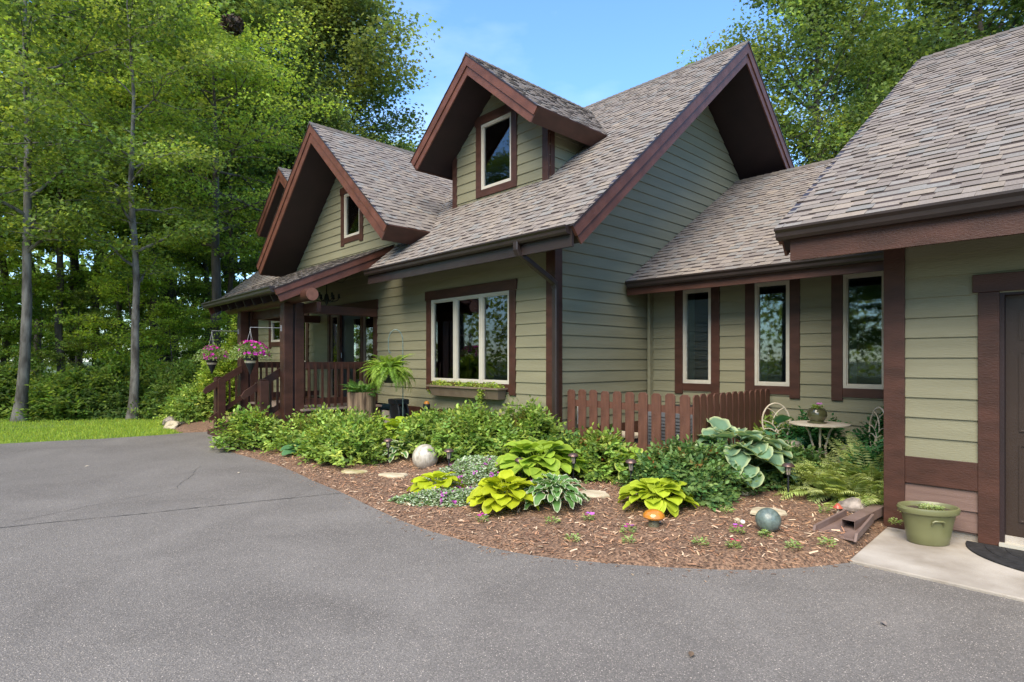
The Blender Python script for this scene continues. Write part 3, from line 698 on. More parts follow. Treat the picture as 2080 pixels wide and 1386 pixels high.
mb = MB(); mb.tube([(-12.15, FY - .0, 1.62), (-12.15, FY - .0, 1.74)], .012, 8); mb.build('door_handle', 'wire', ed)

# porch
PX0, PX1, PEY, PEZ, PWZ = -13.75, -9.96, 3.86, 2.80, 3.86
vP = Vector((0, FY - PEY, PWZ - PEZ)).normalized(); LP = math.hypot(FY - PEY, PWZ - PEZ); nP = X_.cross(vP)
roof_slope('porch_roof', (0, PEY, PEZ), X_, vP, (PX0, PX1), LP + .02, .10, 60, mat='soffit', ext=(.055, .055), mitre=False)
barge((PX1, PEY, PEZ), vP, nP, X_, (-.02, LP - .05), h1=.12, h2=.13, mitre=False); barge((PX0, PEY, PEZ), vP, nP, -X_, (-.02, LP - .05), h1=.12, h2=.13, mitre=False)
gutter(PX0, PX1 + .02, PEY + .01, PEZ - .0, dz=.03)
for i, x in enumerate(np.linspace(PX0 + .25, PX1 - .35, 8)):
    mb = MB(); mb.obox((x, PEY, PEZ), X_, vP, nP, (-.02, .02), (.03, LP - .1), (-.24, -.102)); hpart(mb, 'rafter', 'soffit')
mb = MB(); mb.tube([(-13.95, 4.42, 2.72), (-9.70, 4.42, 2.72)], .115, 20); lb = hpart(mb, 'log_beam', 'trim', smooth=True)
for x in (-13.952, -9.702):
    mb = MB(); mb.tube([(x, 4.42, 2.72), (x + .004, 4.42, 2.72)], .112, 20); mb.build('cut_end', 'copper', lb)
DK = .66
def post_cluster(x, y):
    mb = MB(); mb.box(x - .1, x + .1, y - .19, y - .02, .0, 2.62); hpart(mb, 'porch_post', 'trim', bevel=.008)
    mb = MB(); mb.box(x - .1, x + .1, y + .02, y + .19, .0, 2.64); hpart(mb, 'porch_post', 'trim', bevel=.008)
    mb = MB(); mb.box(x - .07, x + .07, y - .019, y + .019, .1, 2.6); hpart(mb, 'porch_post', 'soffit')
    mb = MB(); mb.box(x - .12, x + .12, y - .3, y + .3, 2.50, 2.62 - .0); 
post_cluster(-10.62, 4.45); post_cluster(-13.2, 4.55)
for x in (-10.60, -13.22):
    mb = MB(); mb.box(x - .07, x + .07, 4.66, FY - .03, 2.46, 2.62); hpart(mb, 'porch_beam', 'trim', bevel=.005)
mb = MB(); mb.box(-13.9, -9.95, 4.62, 4.70, 2.44, 2.62); hpart(mb, 'porch_beam', 'trim', bevel=.005)
mb = MB()
for i in range(17):
    y = 4.56 + i * .098; mb.box(-13.35, -10.40, y, y + .09, DK - .035, DK)
hpart(mb, 'porch_deck', 'porchwood')
mb = MB(); mb.box(-10.47, -10.43, 4.56, FY - .03, .12, DK - .036); mb.box(-13.32, -13.28, 4.56, FY - .03, .12, DK - .036); mb.box(-13.27, -10.48, 4.60, 4.63, .3, DK - .036); hpart(mb, 'porch_skirt', 'trim')
# stairs
st = MB(); 
for i, (y, z) in enumerate(((4.36, .495), (4.13, .33), (3.90, .165))):
    st.box(-13.02, -10.82, y - .02, y + .235, z - .035, z)
    st.box(-13.0, -10.84, y + .02, y + .04, max(z - .165, .012), z - .036)
stairs = hpart(st, 'porch_stairs', 'trim', bevel=.004)
for x in (-13.06, -10.80):
    mb = MB(); mb.prism([(x - .02, 4.6, .012), (x - .02, 4.6, .62), (x - .02, 3.88, .12), (x - .02, 3.86, .012)], (.04, 0, 0)); mb.build('stringer', 'trim', stairs)
mb = MB(); mb.box(-13.3, -10.6, 3.76, 3.85, .012, .11); mb.build('kerb_board', 'trim', stairs)
def stair_rail(x, s):
    mb = MB(); mb.box(x - .075, x + .075, 3.86, 4.02, .012, 1.20)
    mb.box(x - .06, x + .06, 3.875, 4.005, 1.201, 1.225)
    r_ = hpart(mb, 'stair_post', 'trim', bevel=.01)
    mb = MB(); mb.box(x - s * .2 - .03, x - s * .2 + .03, 3.87, 4.01, .012, 1.17); mb.build('baluster_post', 'trim', r_)
    mb = MB(); mb.prism([(x - s * .13 - .025, 4.36, 1.47), (x - s * .13 - .025, 3.66, 1.02), (x - s * .13 - .025, 3.60, .93), (x - s * .13 - .025, 3.64, .87), (x - s * .13 - .025, 4.36, 1.31)], (.05, 0, 0)); mb.build('handrail', 'trim', r_)
    mb = MB(); mb.prism([(x - s * .13 - .02, 4.36, .83), (x - s * .13 - .02, 3.72, .38), (x - s * .13 - .02, 3.72, .28), (x - s * .13 - .02, 4.36, .72)], (.04, 0, 0)); mb.build('lower_rail', 'trim', r_)
    for k in range(2):
        y = 4.1 + k * .13; zz = (y - 3.64) * .64
        mb = MB(); mb.box(x - s * .13 - .016, x - s * .13 + .016, y, y + .035, .40 + zz * .9 - .05, .90 + zz); mb.build('baluster', 'trim', r_)
stair_rail(-10.66, 1); stair_rail(-13.16, -1)
def railing(x, y0, y1):
    mb = MB(); mb.box(x - .02, x + .02, y0, y1, 1.40, 1.535); r_ = hpart(mb, 'porch_railing', 'trim', bevel=.004)
    mb = MB(); mb.box(x - .02, x + .02, y0, y1, DK + .07, DK + .19); mb.build('bottom_rail', 'trim', r_)
    k = int((y1 - y0) / .128)
    for i in range(k):
        y = y0 + .05 + i * (y1 - y0 - .06) / k
        mb = MB(); mb.box(x + .0205, x + .055, y, y + .038, DK + .02, 1.53); mb.build('baluster', 'trim', r_)
railing(-10.56, 4.66, FY - .03); railing(-13.24, 4.76, FY - .03)

# chandelier under the porch
ch = tag(empty('chandelier', (-11.6, 5.6, 2.86)), 'small black iron chandelier hanging under the porch roof', 'light')
mb = MB(); mb.tube([(0, 0, .62), (0, 0, .12)], .011, 8); mb.tube([(0, 0, .12), (0, 0, .1), (0, 0, .03), (0, 0, -.03), (0, 0, -.1), (0, 0, -.13)], [.012, .03, .05, .055, .02, .006], 10); mb.build('stem', 'iron', ch)
for k in range(6):
    an = k * math.pi / 3; c_, s_2 = math.cos(an), math.sin(an)
    mb = MB(); mb.tube([(0.03 * c_, .03 * s_2, 0), (.12 * c_, .12 * s_2, -.05), (.22 * c_, .22 * s_2, -.02), (.25 * c_, .25 * s_2, .03)], .009, 6)
    mb.lathe([(0, 0), (.035, 0), (.03, .015), (.022, .02), (.022, .09), (0, .09)], (.25 * c_, .25 * s_2, .03), 8); mb.build('arm', 'iron', ch)
mb = MB(); mb.tube([(0, 0, .58), (.15, .08, .38), (.4, .15, .32), (.6, .25, .5), (.66, .3, .64)], .006, 5); mb.build('cord', 'iron', ch)

# ------------------------------------------------------------------ picket fence
PK = Vector((0, 0, 0))
def picket_mb(w=.136, h=1.0, t=.02, c=.03):
    mb = MB(); mb.prism([(-w / 2, 0, 0), (w / 2, 0, 0), (w / 2, 0, h - c), (w / 2 - c, 0, h), (-w / 2 + c, 0, h), (-w / 2, 0, h - c)], (0, t, 0)); return mb
def fence(x0, y0, x1, y1, n, label, z=.17):
    L = math.hypot(x1 - x0, y1 - y0); rz = math.atan2(y1 - y0, x1 - x0)
    f = tag(empty('picket_fence', (x0, y0, z), rz), label, 'fence')
    for zz in (.22, .74): mb = MB(); mb.box(.0, L, .021, .06, zz, zz + .09); mb.build('rail', 'fence', f)
    for i in range(n):
        q = picket_mb(h=.98 + rnd.uniform(-.006, .006)).build('picket', 'fence', f, bevel=.003); q.location = (.07 + (L - .13) * i / (n - 1), 0, 0)
        q.rotation_euler = (0, rnd.uniform(-.006, .006), 0)
    return f
fence(-5.54, 6.36, -3.60, 6.36, 10, 'front run of red-brown picket fence from the house corner')
fence(-3.545, 6.37, -3.545, 8.54, 13, 'side run of red-brown picket fence running back to the narrow windows')
mb = MB(); mb.box(-3.60, -3.55, 6.385, 6.43, .1, 1.1)

# things inside the fence
ac = tag(empty('air_conditioner', (-4.25, 7.35, .12)), 'grey air conditioning unit behind the picket fence', 'air conditioner')
mb = MB(); mb.box(-.36, .36, -.36, .36, 0, .74); mb.box(-.37, .37, -.37, .37, .741, .78); mb.build('cabinet', 'grey', ac, bevel=.02)
for k in range(14):
    mb = MB(); mb.box(-.33, .33, -.372, -.361, .08 + k * .045, .105 + k * .045)
    mb.build('louvre', 'grey', ac)
mb = MB(); mb.lathe([(0, .02), (.3, .02), (.31, .0), (.28, 0)], (0, 0, .785), 24); mb.build('fan_guard', 'black', ac)
mb = MB(); mb.tube([(-5.55, 6.62, .62), (-5.55, 6.62, .98)], .022, 10)
tag(mb.build('drain_pipe', 'white', smooth=True), 'short white pipe on the side wall behind the fence', 'pipe')
cb = tag(empty('storage_tub', (-4.95, 7.0, .12)), 'pale plastic storage tub half hidden behind the fence pickets', 'tub')
mb = MB(); mb.prism([(-.2, -.15, 0), (.2, -.15, 0), (.2, .15, 0), (-.2, .15, 0)], (0, 0, .34)); mb.build('body', 'grey', cb, bevel=.02)
mb = MB(); mb.box(-.23, .23, -.18, .18, .341, .39); mb.build('lid', 'cream', cb, bevel=.01)

# ------------------------------------------------------------------ plants
def leaf_obj(name, parts, parent=None, mat='leaf', smooth=False):
    V, F, C = join(parts); return link(name, np_mesh(name, V, F, C), mat, parent, smooth)
def bush_parts(seed, r, h, n, leaf, base, var=.3, flat=.0, tl=5):
    """mounded perennial: sprays of pointed leaflets held on short stalks, in several layers"""
    rs = np.random.RandomState(seed); nc = n // tl
    a = rs.uniform(0, 2 * np.pi, nc); q = rs.uniform(0, 1, nc) ** .6; el = np.arcsin(q * .98)
    el = np.pi / 2 - rs.uniform(0, 1, nc) ** .75 * np.pi / 2
    lump = 1 + .16 * np.sin(a * 3 + seed) + .12 * np.sin(a * 5 + el * 6 + seed * 2) + .10 * np.sin(a * 9 + el * 11)
    rad = (1 - .45 * rs.uniform(0, 1, nc) ** 2.2) * lump
    o = np.stack([np.cos(a) * np.cos(el), np.sin(a) * np.cos(el), np.sin(el)], -1)
    P = o * rad[:, None] * np.array([r, r, h]); P[:, 2] = np.maximum(P[:, 2], .02)
    sd = unit(o * np.array([1, 1, .6]) + rs.normal(0, .45, (nc, 3)) + np.array([0, 0, .15]))
    up = unit(o * .7 + np.array([0, 0, 1]) + rs.normal(0, .25, (nc, 3)))
    side = unit(np.cross(sd, up)); parts = []
    shade = jit_col(rs, nc, base, var, .15)
    for k in range(tl):
        t = (k // 2) / max(1, (tl - 1) / 2); s = -1 if k % 2 else 1
        if k == tl - 1: pos = P + sd * leaf * 1.7; d = sd
        else: pos = P + sd * leaf * (1.5 * t); d = unit(sd * .6 + side * s + rs.normal(0, .15, (nc, 3)))
        nn = unit(up + rs.normal(0, .3, (nc, 3)))
        parts.append(scatter_t(T_LF, F_LF, pos, frames(d, nn), leaf * rs.uniform(.7, 1.25, nc), shade * rs.uniform(.85, 1.15, (nc, 1))))
    # stalks
    ns = 40; a = rs.uniform(0, 2 * np.pi, ns); el = rs.uniform(.3, 1.4, ns)
    tip = np.stack([np.cos(a) * np.cos(el) * r, np.sin(a) * np.cos(el) * r, np.sin(el) * h], -1) * .85
    T = np.array([(-.01, 0, 0), (.01, 0, 0), (.006, 1, 0), (-.006, 1, 0)], float)
    L = np.linalg.norm(tip, axis=1); Rm = frames(unit(tip), np.tile([0.3, .2, 1.], (ns, 1)))
    V = np.einsum('nij,nkj->nki', Rm, T[None] * np.stack([np.ones(ns), L, np.ones(ns)], -1)[:, None, :])
    parts2 = (V.reshape(-1, 3), (F_RH[None] + (np.arange(ns) * 4)[:, None, None]).reshape(-1, 4), np.tile([.06, .05, .02], (ns * 4, 1)))
    return parts, parts2
def bush(name, x, y, r, h, n, leaf, base, label, cat='plant', seed=1, plumes=0, z=None, rust=None, group=None):
    root = tag(empty(name, (x, y, bz(x, y) if z is None else z)), label, cat, group)
    p, stalk = bush_parts(seed, r, h, n, leaf, base)
    leaf_obj('foliage', p, root)
    leaf_obj('stems', [stalk], root)
    if rust:
        r = r * .8
        rs = np.random.RandomState(seed + 9); q, _ = bush_parts(seed + 50, r, h * 1.08, rust, leaf * .9, [(.22, .09, .03), (.20, .14, .04)]); leaf_obj('new_growth', q, root)
    if plumes:
        rs = np.random.RandomState(seed + 3); parts = []
        for k in range(plumes):
            a = rs.uniform(0, 6.28); rr = r * rs.uniform(.1, .8); bx, by = rr * math.cos(a), rr * math.sin(a); b0 = h * (1 - (rr / r) ** 2 * .6) * .85; L = rs.uniform(.14, .26)
            m = 46; t = rs.uniform(0, 1, m); aa = rs.uniform(0, 6.28, m); w = (1 - t) * .045 + .004
            pos = np.stack([bx + np.cos(aa) * w * .3, by + np.sin(aa) * w * .3, b0 + t * L], -1)
            d = unit(np.stack([np.cos(aa), np.sin(aa), np.full(m, .9)], -1))
            parts.append(scatter_t(T_RH, F_RH, pos, frames(d, np.tile([0, 0, 1.], (m, 1)) + rs.normal(0, .2, (m, 3))), w + .012, jit_col(rs, m, [(.25, .20, .06), (.20, .24, .06)], .2)))
        leaf_obj('flower_plumes', parts, root)
    return root
def hosta_leaf(rs, p0, az, el0, el1, L, W, cc, ce, ef, cup=.15, wav=.02, NU=7, NV=9):
    T = np.linspace(0, 1, NV); u = np.linspace(-1, 1, NU)
    w = W * np.clip(np.sin(np.pi * T ** .64), 0, 1) ** .55; w[0] = W * .10; w[-1] = .002
    el = el0 + (el1 - el0) * T; dy = np.cos(el) * L / (NV - 1); dz = np.sin(el) * L / (NV - 1)
    yy = np.concatenate([[0], np.cumsum(dy[:-1])]); zz = np.concatenate([[0], np.cumsum(dz[:-1])])
    ph = rs.uniform(0, 6.28); tw = rs.uniform(-.35, .35)
    U, TT = np.meshgrid(u, T)
    X = U * w[:, None]; Yl = np.repeat(yy[:, None], NU, 1) - .05 * L * (U ** 2) * (TT < .2); Zl = np.repeat(zz[:, None], NU, 1)
    nrm = np.stack([-np.sin(el), np.cos(el)], -1)
    lift = cup * W * (np.abs(U) ** 1.6) + wav * L * np.sin(TT * 14 + ph) * np.abs(U) ** 2 + X * tw
    Yl = Yl + lift * nrm[:, 0:1]; Zl = Zl + lift * nrm[:, 1:2]
    ca, sa = math.cos(az), math.sin(az)
    P = np.stack([p0[0] + Yl * ca - X * sa, p0[1] + Yl * sa + X * ca, p0[2] + Zl], -1).reshape(-1, 3)
    vein = 1 - .10 * (np.arange(NU) % 2)[None, :, None] - .12 * (np.abs(U) < .1)[..., None] * -1
    m = (np.abs(U) > 1 - ef).astype(float)[..., None]
    m = np.clip(m + (TT > .93).astype(float)[..., None] * (ef > 0), 0, 1)
    C = (np.array(cc) * (1 - m) + np.array(ce) * m) * vein * rs.uniform(.82, 1.12)
    idx = np.arange(NU * NV).reshape(NV, NU)
    F = np.stack([idx[:-1, :-1], idx[:-1, 1:], idx[1:, 1:], idx[1:, :-1]], -1).reshape(-1, 4)
    return P, F, C.reshape(-1, 3)
def hosta(x, y, r, h, n, L, W, cc, ce, ef, label, seed=1, cup=.15, wav=.02, group=None, z=None, name='hosta'):
    rs = np.random.RandomState(seed); root = tag(empty(name, (x, y, bz(x, y) if z is None else z)), label, 'plant', group); parts = []; st = MB()
    for i in range(n):
        q = (i + .5) / n; q = q ** .8; a = i * 2.399 + rs.uniform(-.25, .25); s = .75 + .35 * (1 - abs(q - .55)) + rs.uniform(-.08, .08)
        rp = max(.02, r * (.10 + .72 * q) - L * .30 * q); hp = h * (1.0 - .62 * q ** 1.7) * rs.uniform(.74, 1.08) - L * .15 * (1 - q)
        p = (rp * math.cos(a), rp * math.sin(a), max(hp, .035))
        e0 = R(42 - 46 * q + rs.uniform(-20, 20)); e1 = R(-15 - 50 * q + rs.uniform(-18, 14))
        parts.append(hosta_leaf(rs, p, a + rs.uniform(-.3, .3), e0, e1, L * s, W * s, cc, ce, ef, cup, wav))
        st.tube([(0.02 * math.cos(a), .02 * math.sin(a), 0), (p[0] * .6, p[1] * .6, p[2] * .75), p], [.006, .005, .004], 4, c=tuple(np.array(cc) * .8), cap=False)
    leaf_obj('leaves', parts, root, smooth=True)
    st.build('leaf_stalks', 'leaf', root)
    return root
def frond(rs, p0, az, el0, droop, L, W, n, colr):
    t = np.linspace(0.02, 1, n); el = el0 - droop * t ** 1.2
    yy = np.cumsum(np.cos(el)) * L / n; zz = np.cumsum(np.sin(el)) * L / n
    ca, sa = math.cos(az), math.sin(az); cv = rs.uniform(-.5, .5)
    side = np.array([-sa, ca, 0.]); lat = cv * L * .15 * t ** 2
    P = np.stack([p0[0] + yy * ca + lat * side[0], p0[1] + yy * sa + lat * side[1], p0[2] + zz], -1)
    d = np.gradient(P, axis=0); d = unit(d)
    w = W * np.sin(np.pi * np.clip(t, 0, 1) ** .75 * .93 + .12) ** .8
    nn = unit(np.cross(np.tile(side, (n, 1)), d)); nn *= np.sign(nn[:, 2:3] + 1e-6)
    parts = []
    for s in (-1, 1):
        dd = unit(side[None] * s + d * .45 + rs.normal(0, .07, (n, 3)) - np.array([0, 0, .18]))
        parts.append(scatter_t(T_RH, F_RH, P, frames(dd, nn + rs.normal(0, .12, (n, 3))), w, np.clip(np.tile(colr, (n, 1)) * rs.uniform(.8, 1.2, (n, 1)), 0, 1), sx=np.full(n, .30)))
    T = np.array([(-1, 0, 0), (1, 0, 0), (1, 1, 0), (-1, 1, 0)], float)
    m = n - 1; seg = P[1:] - P[:-1]; L_ = np.linalg.norm(seg, axis=1); Rm = frames(unit(seg), nn[1:])
    V = np.einsum('nij,nkj->nki', Rm, T[None] * np.stack([np.full(m, .0035), L_, np.ones(m)], -1)[:, None, :]) + P[:-1, None, :]
    parts.append((V.reshape(-1, 3), (F_RH[None] + (np.arange(m) * 4)[:, None, None]).reshape(-1, 4), np.tile(np.array(colr) * .6, (m * 4, 1))))
    return parts
def fern(name, x, y, z, n, L, W, npin, el, droop, base, label, cat='fern', seed=1, spread=.1, parent=None, stretch=1.0):
    rs = np.random.RandomState(seed); parts = []
    for i in range(n):
        a = i * 2.399 + rs.uniform(-.3, .3); q = rs.uniform(0, 1); sp = spread * math.sqrt(rs.uniform(0, 1))
        c = np.array(base[rs.randint(len(base))]) * rs.uniform(.75, 1.2)
        parts += frond(rs, (sp * math.cos(a) * stretch, sp * math.sin(a), rs.uniform(0, .05)), a, R(el[0] + (el[1] - el[0]) * q + rs.uniform(-6, 6)), R(droop * rs.uniform(.7, 1.2)), L * rs.uniform(.7, 1.1), W * rs.uniform(.85, 1.1), npin, c)
    if parent: o = leaf_obj('fronds', parts, parent); return o
    root = tag(empty(name, (x, y, z)), label, cat); leaf_obj('fronds', parts, root); return root
def flowers(seed, pts, size, cols, name='flowers', parent=None, up=.6):
    if len(pts) <= 15 and name == 'flowers':
        for i, p in enumerate(pts): flowers(seed + i, np.array([p]), size, cols, 'flower', parent, up)
        return
    """five-petalled blooms"""
    rs = np.random.RandomState(seed); pts = np.asarray(pts, float); n = len(pts); parts = []
    out = unit(pts - pts.mean(0) + np.array([0, 0, size * 2])) * 1.0 + np.array([0, 0, up]) + rs.normal(0, .3, (n, 3)); out = unit(out)
    ref = unit(np.cross(out, rs.normal(0, 1, (n, 3)))); ref2 = np.cross(out, ref); c = jit_col(rs, n, cols, .25, .1); sc = size * rs.uniform(.7, 1.2, n)
    T = np.array([(0, 0, 0), (.42, .5, .12), (0, 1, .06), (-.42, .5, .12)], float)
    for k in range(5):
        a = k * 2 * math.pi / 5; d = ref * math.cos(a) + ref2 * math.sin(a) + out * .25
        parts.append(scatter_t(T, F_RH, pts, frames(d, out), sc, c))
    return leaf_obj(name, parts, parent, 'petal')
LIME = (.30, .42, .035); LIME2 = (.36, .44, .03); MIDG = (.085, .19, .03); DARKG = (.035, .095, .025); YG = (.22, .34, .05)
AST = [(.17, .28, .05), (.22, .34, .06), (.11, .19, .04), (.29, .40, .08)]
AST_Y = [(.24, .36, .06), (.18, .29, .05), (.33, .44, .085), (.11, .19, .035)]
AST_D = [(.07, .145, .045), (.10, .19, .055), (.14, .24, .065)]

bush('astilbe', -10.55, 3.74, .50, .50, 5070, .070, AST_Y, 'bushy astilbe at the foot of the stairs, next to the driveway', seed=1, plumes=8)
bush('astilbe', -9.25, 4.35, .60, .50, 7020, .070, AST_Y, 'yellow-green bush just right of the near porch post', seed=2, plumes=16)
bush('astilbe', -8.05, 4.32, .64, .46, 8580, .070, AST_Y, 'wide bright green bush between the small blue hosta and the stone sphere', seed=3)
bush('astilbe', -9.2, 5.0, .42, .36, 3510, .070, AST, 'green bush in front of the tree-stump planter', seed=4, plumes=14)
bush('astilbe', -7.35, 5.30, .62, .44, 7020, .070, AST, 'leafy green bush right behind the stone sphere', seed=5)
bush('astilbe', -6.45, 5.40, .62, .48, 7020, .070, AST, 'leafy green bush below the right part of the window box', seed=6, plumes=8)
bush('astilbe', -7.2, 5.80, .42, .42, 3276, .070, AST_Y, 'sprawling bush with thin stems below the left part of the window box', seed=7, plumes=12)
bush('astilbe', -5.75, 5.75, .55, .56, 5850, .070, AST, 'green bush at the foot of the corner downspout', seed=8, plumes=9)
bush('astilbe', -5.15, 5.95, .34, .34, 2808, .070, AST_D, 'low dark green plant against the first fence pickets', seed=9)
bush('astilbe', -4.62, 5.95, .42, .37, 5070, .070, AST, 'bronze-tipped bush in front of the middle of the picket fence', seed=10, rust=300, plumes=4)
bush('peony_bush', -3.32, 5.80, .58, .41, 11500, .058, AST_D + [(.13, .22, .06)], 'large dense dark bush with rusty new leaves in front of the fence corner', cat='bush', seed=11, rust=650)
bush('low_bush', -2.85, 7.1, .46, .34, 7000, .058, AST_D, 'dark low bush under the near garden chair', cat='bush', seed=12)
bush('leafy_plant', -3.30, 8.1, .30, .55, 4200, .055, AST, 'light green plant right behind the near garden chair', seed=13, z=.1)
bush('back_bush', -2.85, 8.25, .42, .60, 5600, .06, [(.03, .12, .035), (.045, .16, .045)], 'deep green foliage behind the garden table below the third narrow window', cat='bush', seed=14, z=.1)
bush('back_bush', -2.0, 8.38, .36, .62, 6400, .065, [(.03, .12, .035), (.045, .16, .045)], 'tall deep green foliage behind the right garden chair', cat='bush', seed=15, z=.1)
bush('leafy_plant', -1.80, 7.25, .30, .46, 3000, .075, [(.07, .20, .06), (.10, .25, .08)], 'broad-leaved green plant against the garage corner, behind the ferns', seed=16, z=.08)

hosta(-10.15 + 1.1, 3.92, .22, .20, 12, .20, .085, (.09, .22, .09), (.14, .28, .12), .2, 'small blue-green hosta at the mulch edge below the yellow-green bush', seed=21)
hosta(-7.95, 5.08, .56, .46, 46, .26, .110, LIME, LIME2, .12, 'lime hosta between the green bushes behind the path light by the sphere', seed=22)
hosta(-7.35, 4.72, .34, .24, 34, .20, .042, (.08, .20, .05), (.62, .66, .42), .35, 'white-edged hosta just left of the stone sphere', seed=23, wav=.05)
hosta(-5.02, 5.22, .66, .40, 74, .235, .105, (.27, .40, .045), (.33, .44, .05), .12, 'biggest lime hosta, between the purple flowers and the turquoise stone', seed=24)
hosta(-4.16, 6.0, .42, .36, 36, .20, .085, (.24, .38, .05), (.52, .56, .16), .22, 'yellow-edged hosta right of the turquoise stone', seed=25)
hosta(-5.38, 3.92, .34, .20, 26, .16, .080, (.40, .48, .02), (.44, .50, .025), .1, 'small golden hosta behind the front patch of silver leaves', seed=26)
hosta(-4.32, 4.02, .40, .30, 60, .16, .080, (.40, .46, .02), (.46, .50, .03), .1, 'golden hosta at the front, left of the white-edged one', seed=27, wav=.03)
hosta(-3.98, 4.36, .34, .27, 60, .18, .044, (.11, .24, .06), (.66, .70, .50), .3, 'white-edged hosta touching the golden hosta at the front', seed=28, wav=.06)
hosta(-3.20, 5.02, .40, .27, 54, .17, .082, (.37, .46, .03), (.44, .52, .05), .12, 'yellow-green hosta directly behind the orange mushroom', seed=29, wav=.03)
hosta(-3.16, 6.62, .74, .62, 72, .29, .135, (.17, .29, .18), (.50, .56, .30), .16, 'huge blue-green hosta with pale margins next to the fence corner', seed=30, wav=.04, cup=.25)
hosta(-3.2, 7.9, .32, .66, 14, .26, .10, (.08, .24, .13), (.30, .42, .2), .15, 'blue-green hosta half hidden behind the side run of fence', seed=31, z=.1)

# fern mass by the garage
FRN = [(.46, .53, .17), (.35, .44, .13), (.52, .58, .24)]
fern('fern', -2.02, 6.72, .1, 120, .50, .11, 20, (10, 88), 85, FRN, 'pale feathery fern clump spilling over beside the garage corner board', seed=41, spread=.26)
fern('fern', -2.32, 7.05, .1, 90, .52, .11, 20, (15, 88), 80, FRN, 'pale feathery fern behind the path light nearest the garage', seed=42, spread=.24)
fern('fern', -1.70, 6.58, .09, 60, .42, .10, 18, (5, 80), 85, FRN, 'small fern at the upper end of the downspout extension', seed=43, spread=.14)
fern('fern', -1.85, 7.15, .09, 70, .72, .12, 26, (35, 88), 60, FRN, 'tall fern fronds in front of the right garden chair', seed=46, spread=.2)

# dead nettle ground cover with purple flowers
def nettle(label, cx, cy, rx, ry, n, hgt, seed, nf, fc, rot=0.0):
    rs = np.random.RandomState(seed); a = rs.uniform(0, 6.28, n); q = np.sqrt(rs.uniform(0, 1, n)); lx = np.cos(a) * q * rx * (1 + .15 * np.sin(a * 4)); ly = np.sin(a) * q * ry * (1 + .15 * np.cos(a * 3))
    x = lx * math.cos(rot) - ly * math.sin(rot); y = lx * math.sin(rot) + ly * math.cos(rot)
    z = hgt * (1 - q ** 3) * rs.uniform(.35, 1, n) + bed_h(cx + x, cy + y) - bz(cx, cy)
    P = np.stack([x, y, z], -1); d = unit(np.stack([np.cos(a) + rs.normal(0, .9, n), np.sin(a) + rs.normal(0, .9, n), rs.normal(.1, .3, n)], -1))
    root = tag(empty('dead_nettle', (cx, cy, bz(cx, cy))), label, 'ground cover')
    sil = rs.uniform(0, 1, n) < .5; c = np.where(sil[:, None], np.array([.50, .57, .42]), np.array([.19, .31, .11])) * rs.uniform(.7, 1.15, (n, 1))
    leaf_obj('foliage', [scatter_t(T_LF * np.array([1.3, 1, 1]), F_LF, P, frames(d, np.tile([0, 0, 1.], (n, 1)) + rs.normal(0, .35, (n, 3))), rs.uniform(.022, .040, n), c)], root)
    k = rs.randint(0, n, nf); fp = P[k] + np.array([0, 0, .02]); pts = np.repeat(fp, 5, 0) + rs.normal(0, .010, (nf * 5, 3)) + np.array([0, 0, .008])
    flowers(seed, pts, .014, fc, parent=root); return root
PUR = [(.38, .08, .36), (.46, .14, .46), (.30, .06, .32)]
nettle('silvery dead nettle with purple flowers, right of the stone sphere', -5.55, 4.80, .70, .50, 8500, .22, 51, 80, PUR, .8)
nettle('low silvery dead nettle patch with purple flowers at the front, beside the golden hosta', -4.98, 3.84, .62, .22, 4800, .12, 52, 42, PUR, .8)
nettle('purple-flowered dead nettle between the golden hosta and the two middle path lights', -4.75, 4.40, .50, .20, 3000, .14, 53, 60, PUR, .8)

# small bedding plants dotted in the front mulch
PK1 = [(.55, .06, .35), (.45, .12, .55)]; RS_ = [(.60, .08, .12)]
spots = [(-2.35, 4.33, None, 'yellow-green'), (-3.62, 3.95, None, 'yellow-green'), (-3.42, 4.22, 'p', 'pink-flowered'), (-3.18, 3.72, None, 'small green'), (-2.80, 3.98, None, 'small green'), (-2.95, 4.18, 'p', 'purple-flowered'),
         (-2.25, 4.75, 'p', 'magenta-flowered'), (-2.05, 4.85, None, 'small green'), (-2.12, 4.42, 'r', 'red-flowered'), (-2.62, 5.33, None, 'pale green'), (-1.78, 4.72, None, 'small green'), (-4.15, 3.55, 'p', 'lilac-flowered'), (-1.62, 5.0, None, 'pale green'), (-1.95, 5.95, None, 'yellow-green'), (-1.40, 6.05, None, 'pale green')]
sl = ['young bedding plant lower left of the teal ball, near the asphalt', 'yellow-green seedling in the mulch below the white-edged hosta', 'tiny plant with one magenta flower between the stepping stone and the front hostas', 'lone green seedling nearest the asphalt in the front mulch',
      'green seedling in the mulch lower left of the orange mushroom', 'small plant with a lilac flower left of the orange mushroom', 'small plant with pink flowers left of the teal ball', 'bright green seedling touching the left side of the teal ball', 'leafy seedling with red petals by the asphalt below the orange mushroom',
      'pale seedling behind the two white pebbles', 'seedling in the mulch between the teal ball and the asphalt', 'seedling with faint pink bloom in front of the low silver patch', 'seedling at the mulch corner where asphalt meets concrete', 'yellow-green tuft left of the red toadstool', 'pale seedling beside the downspout extension and the concrete']
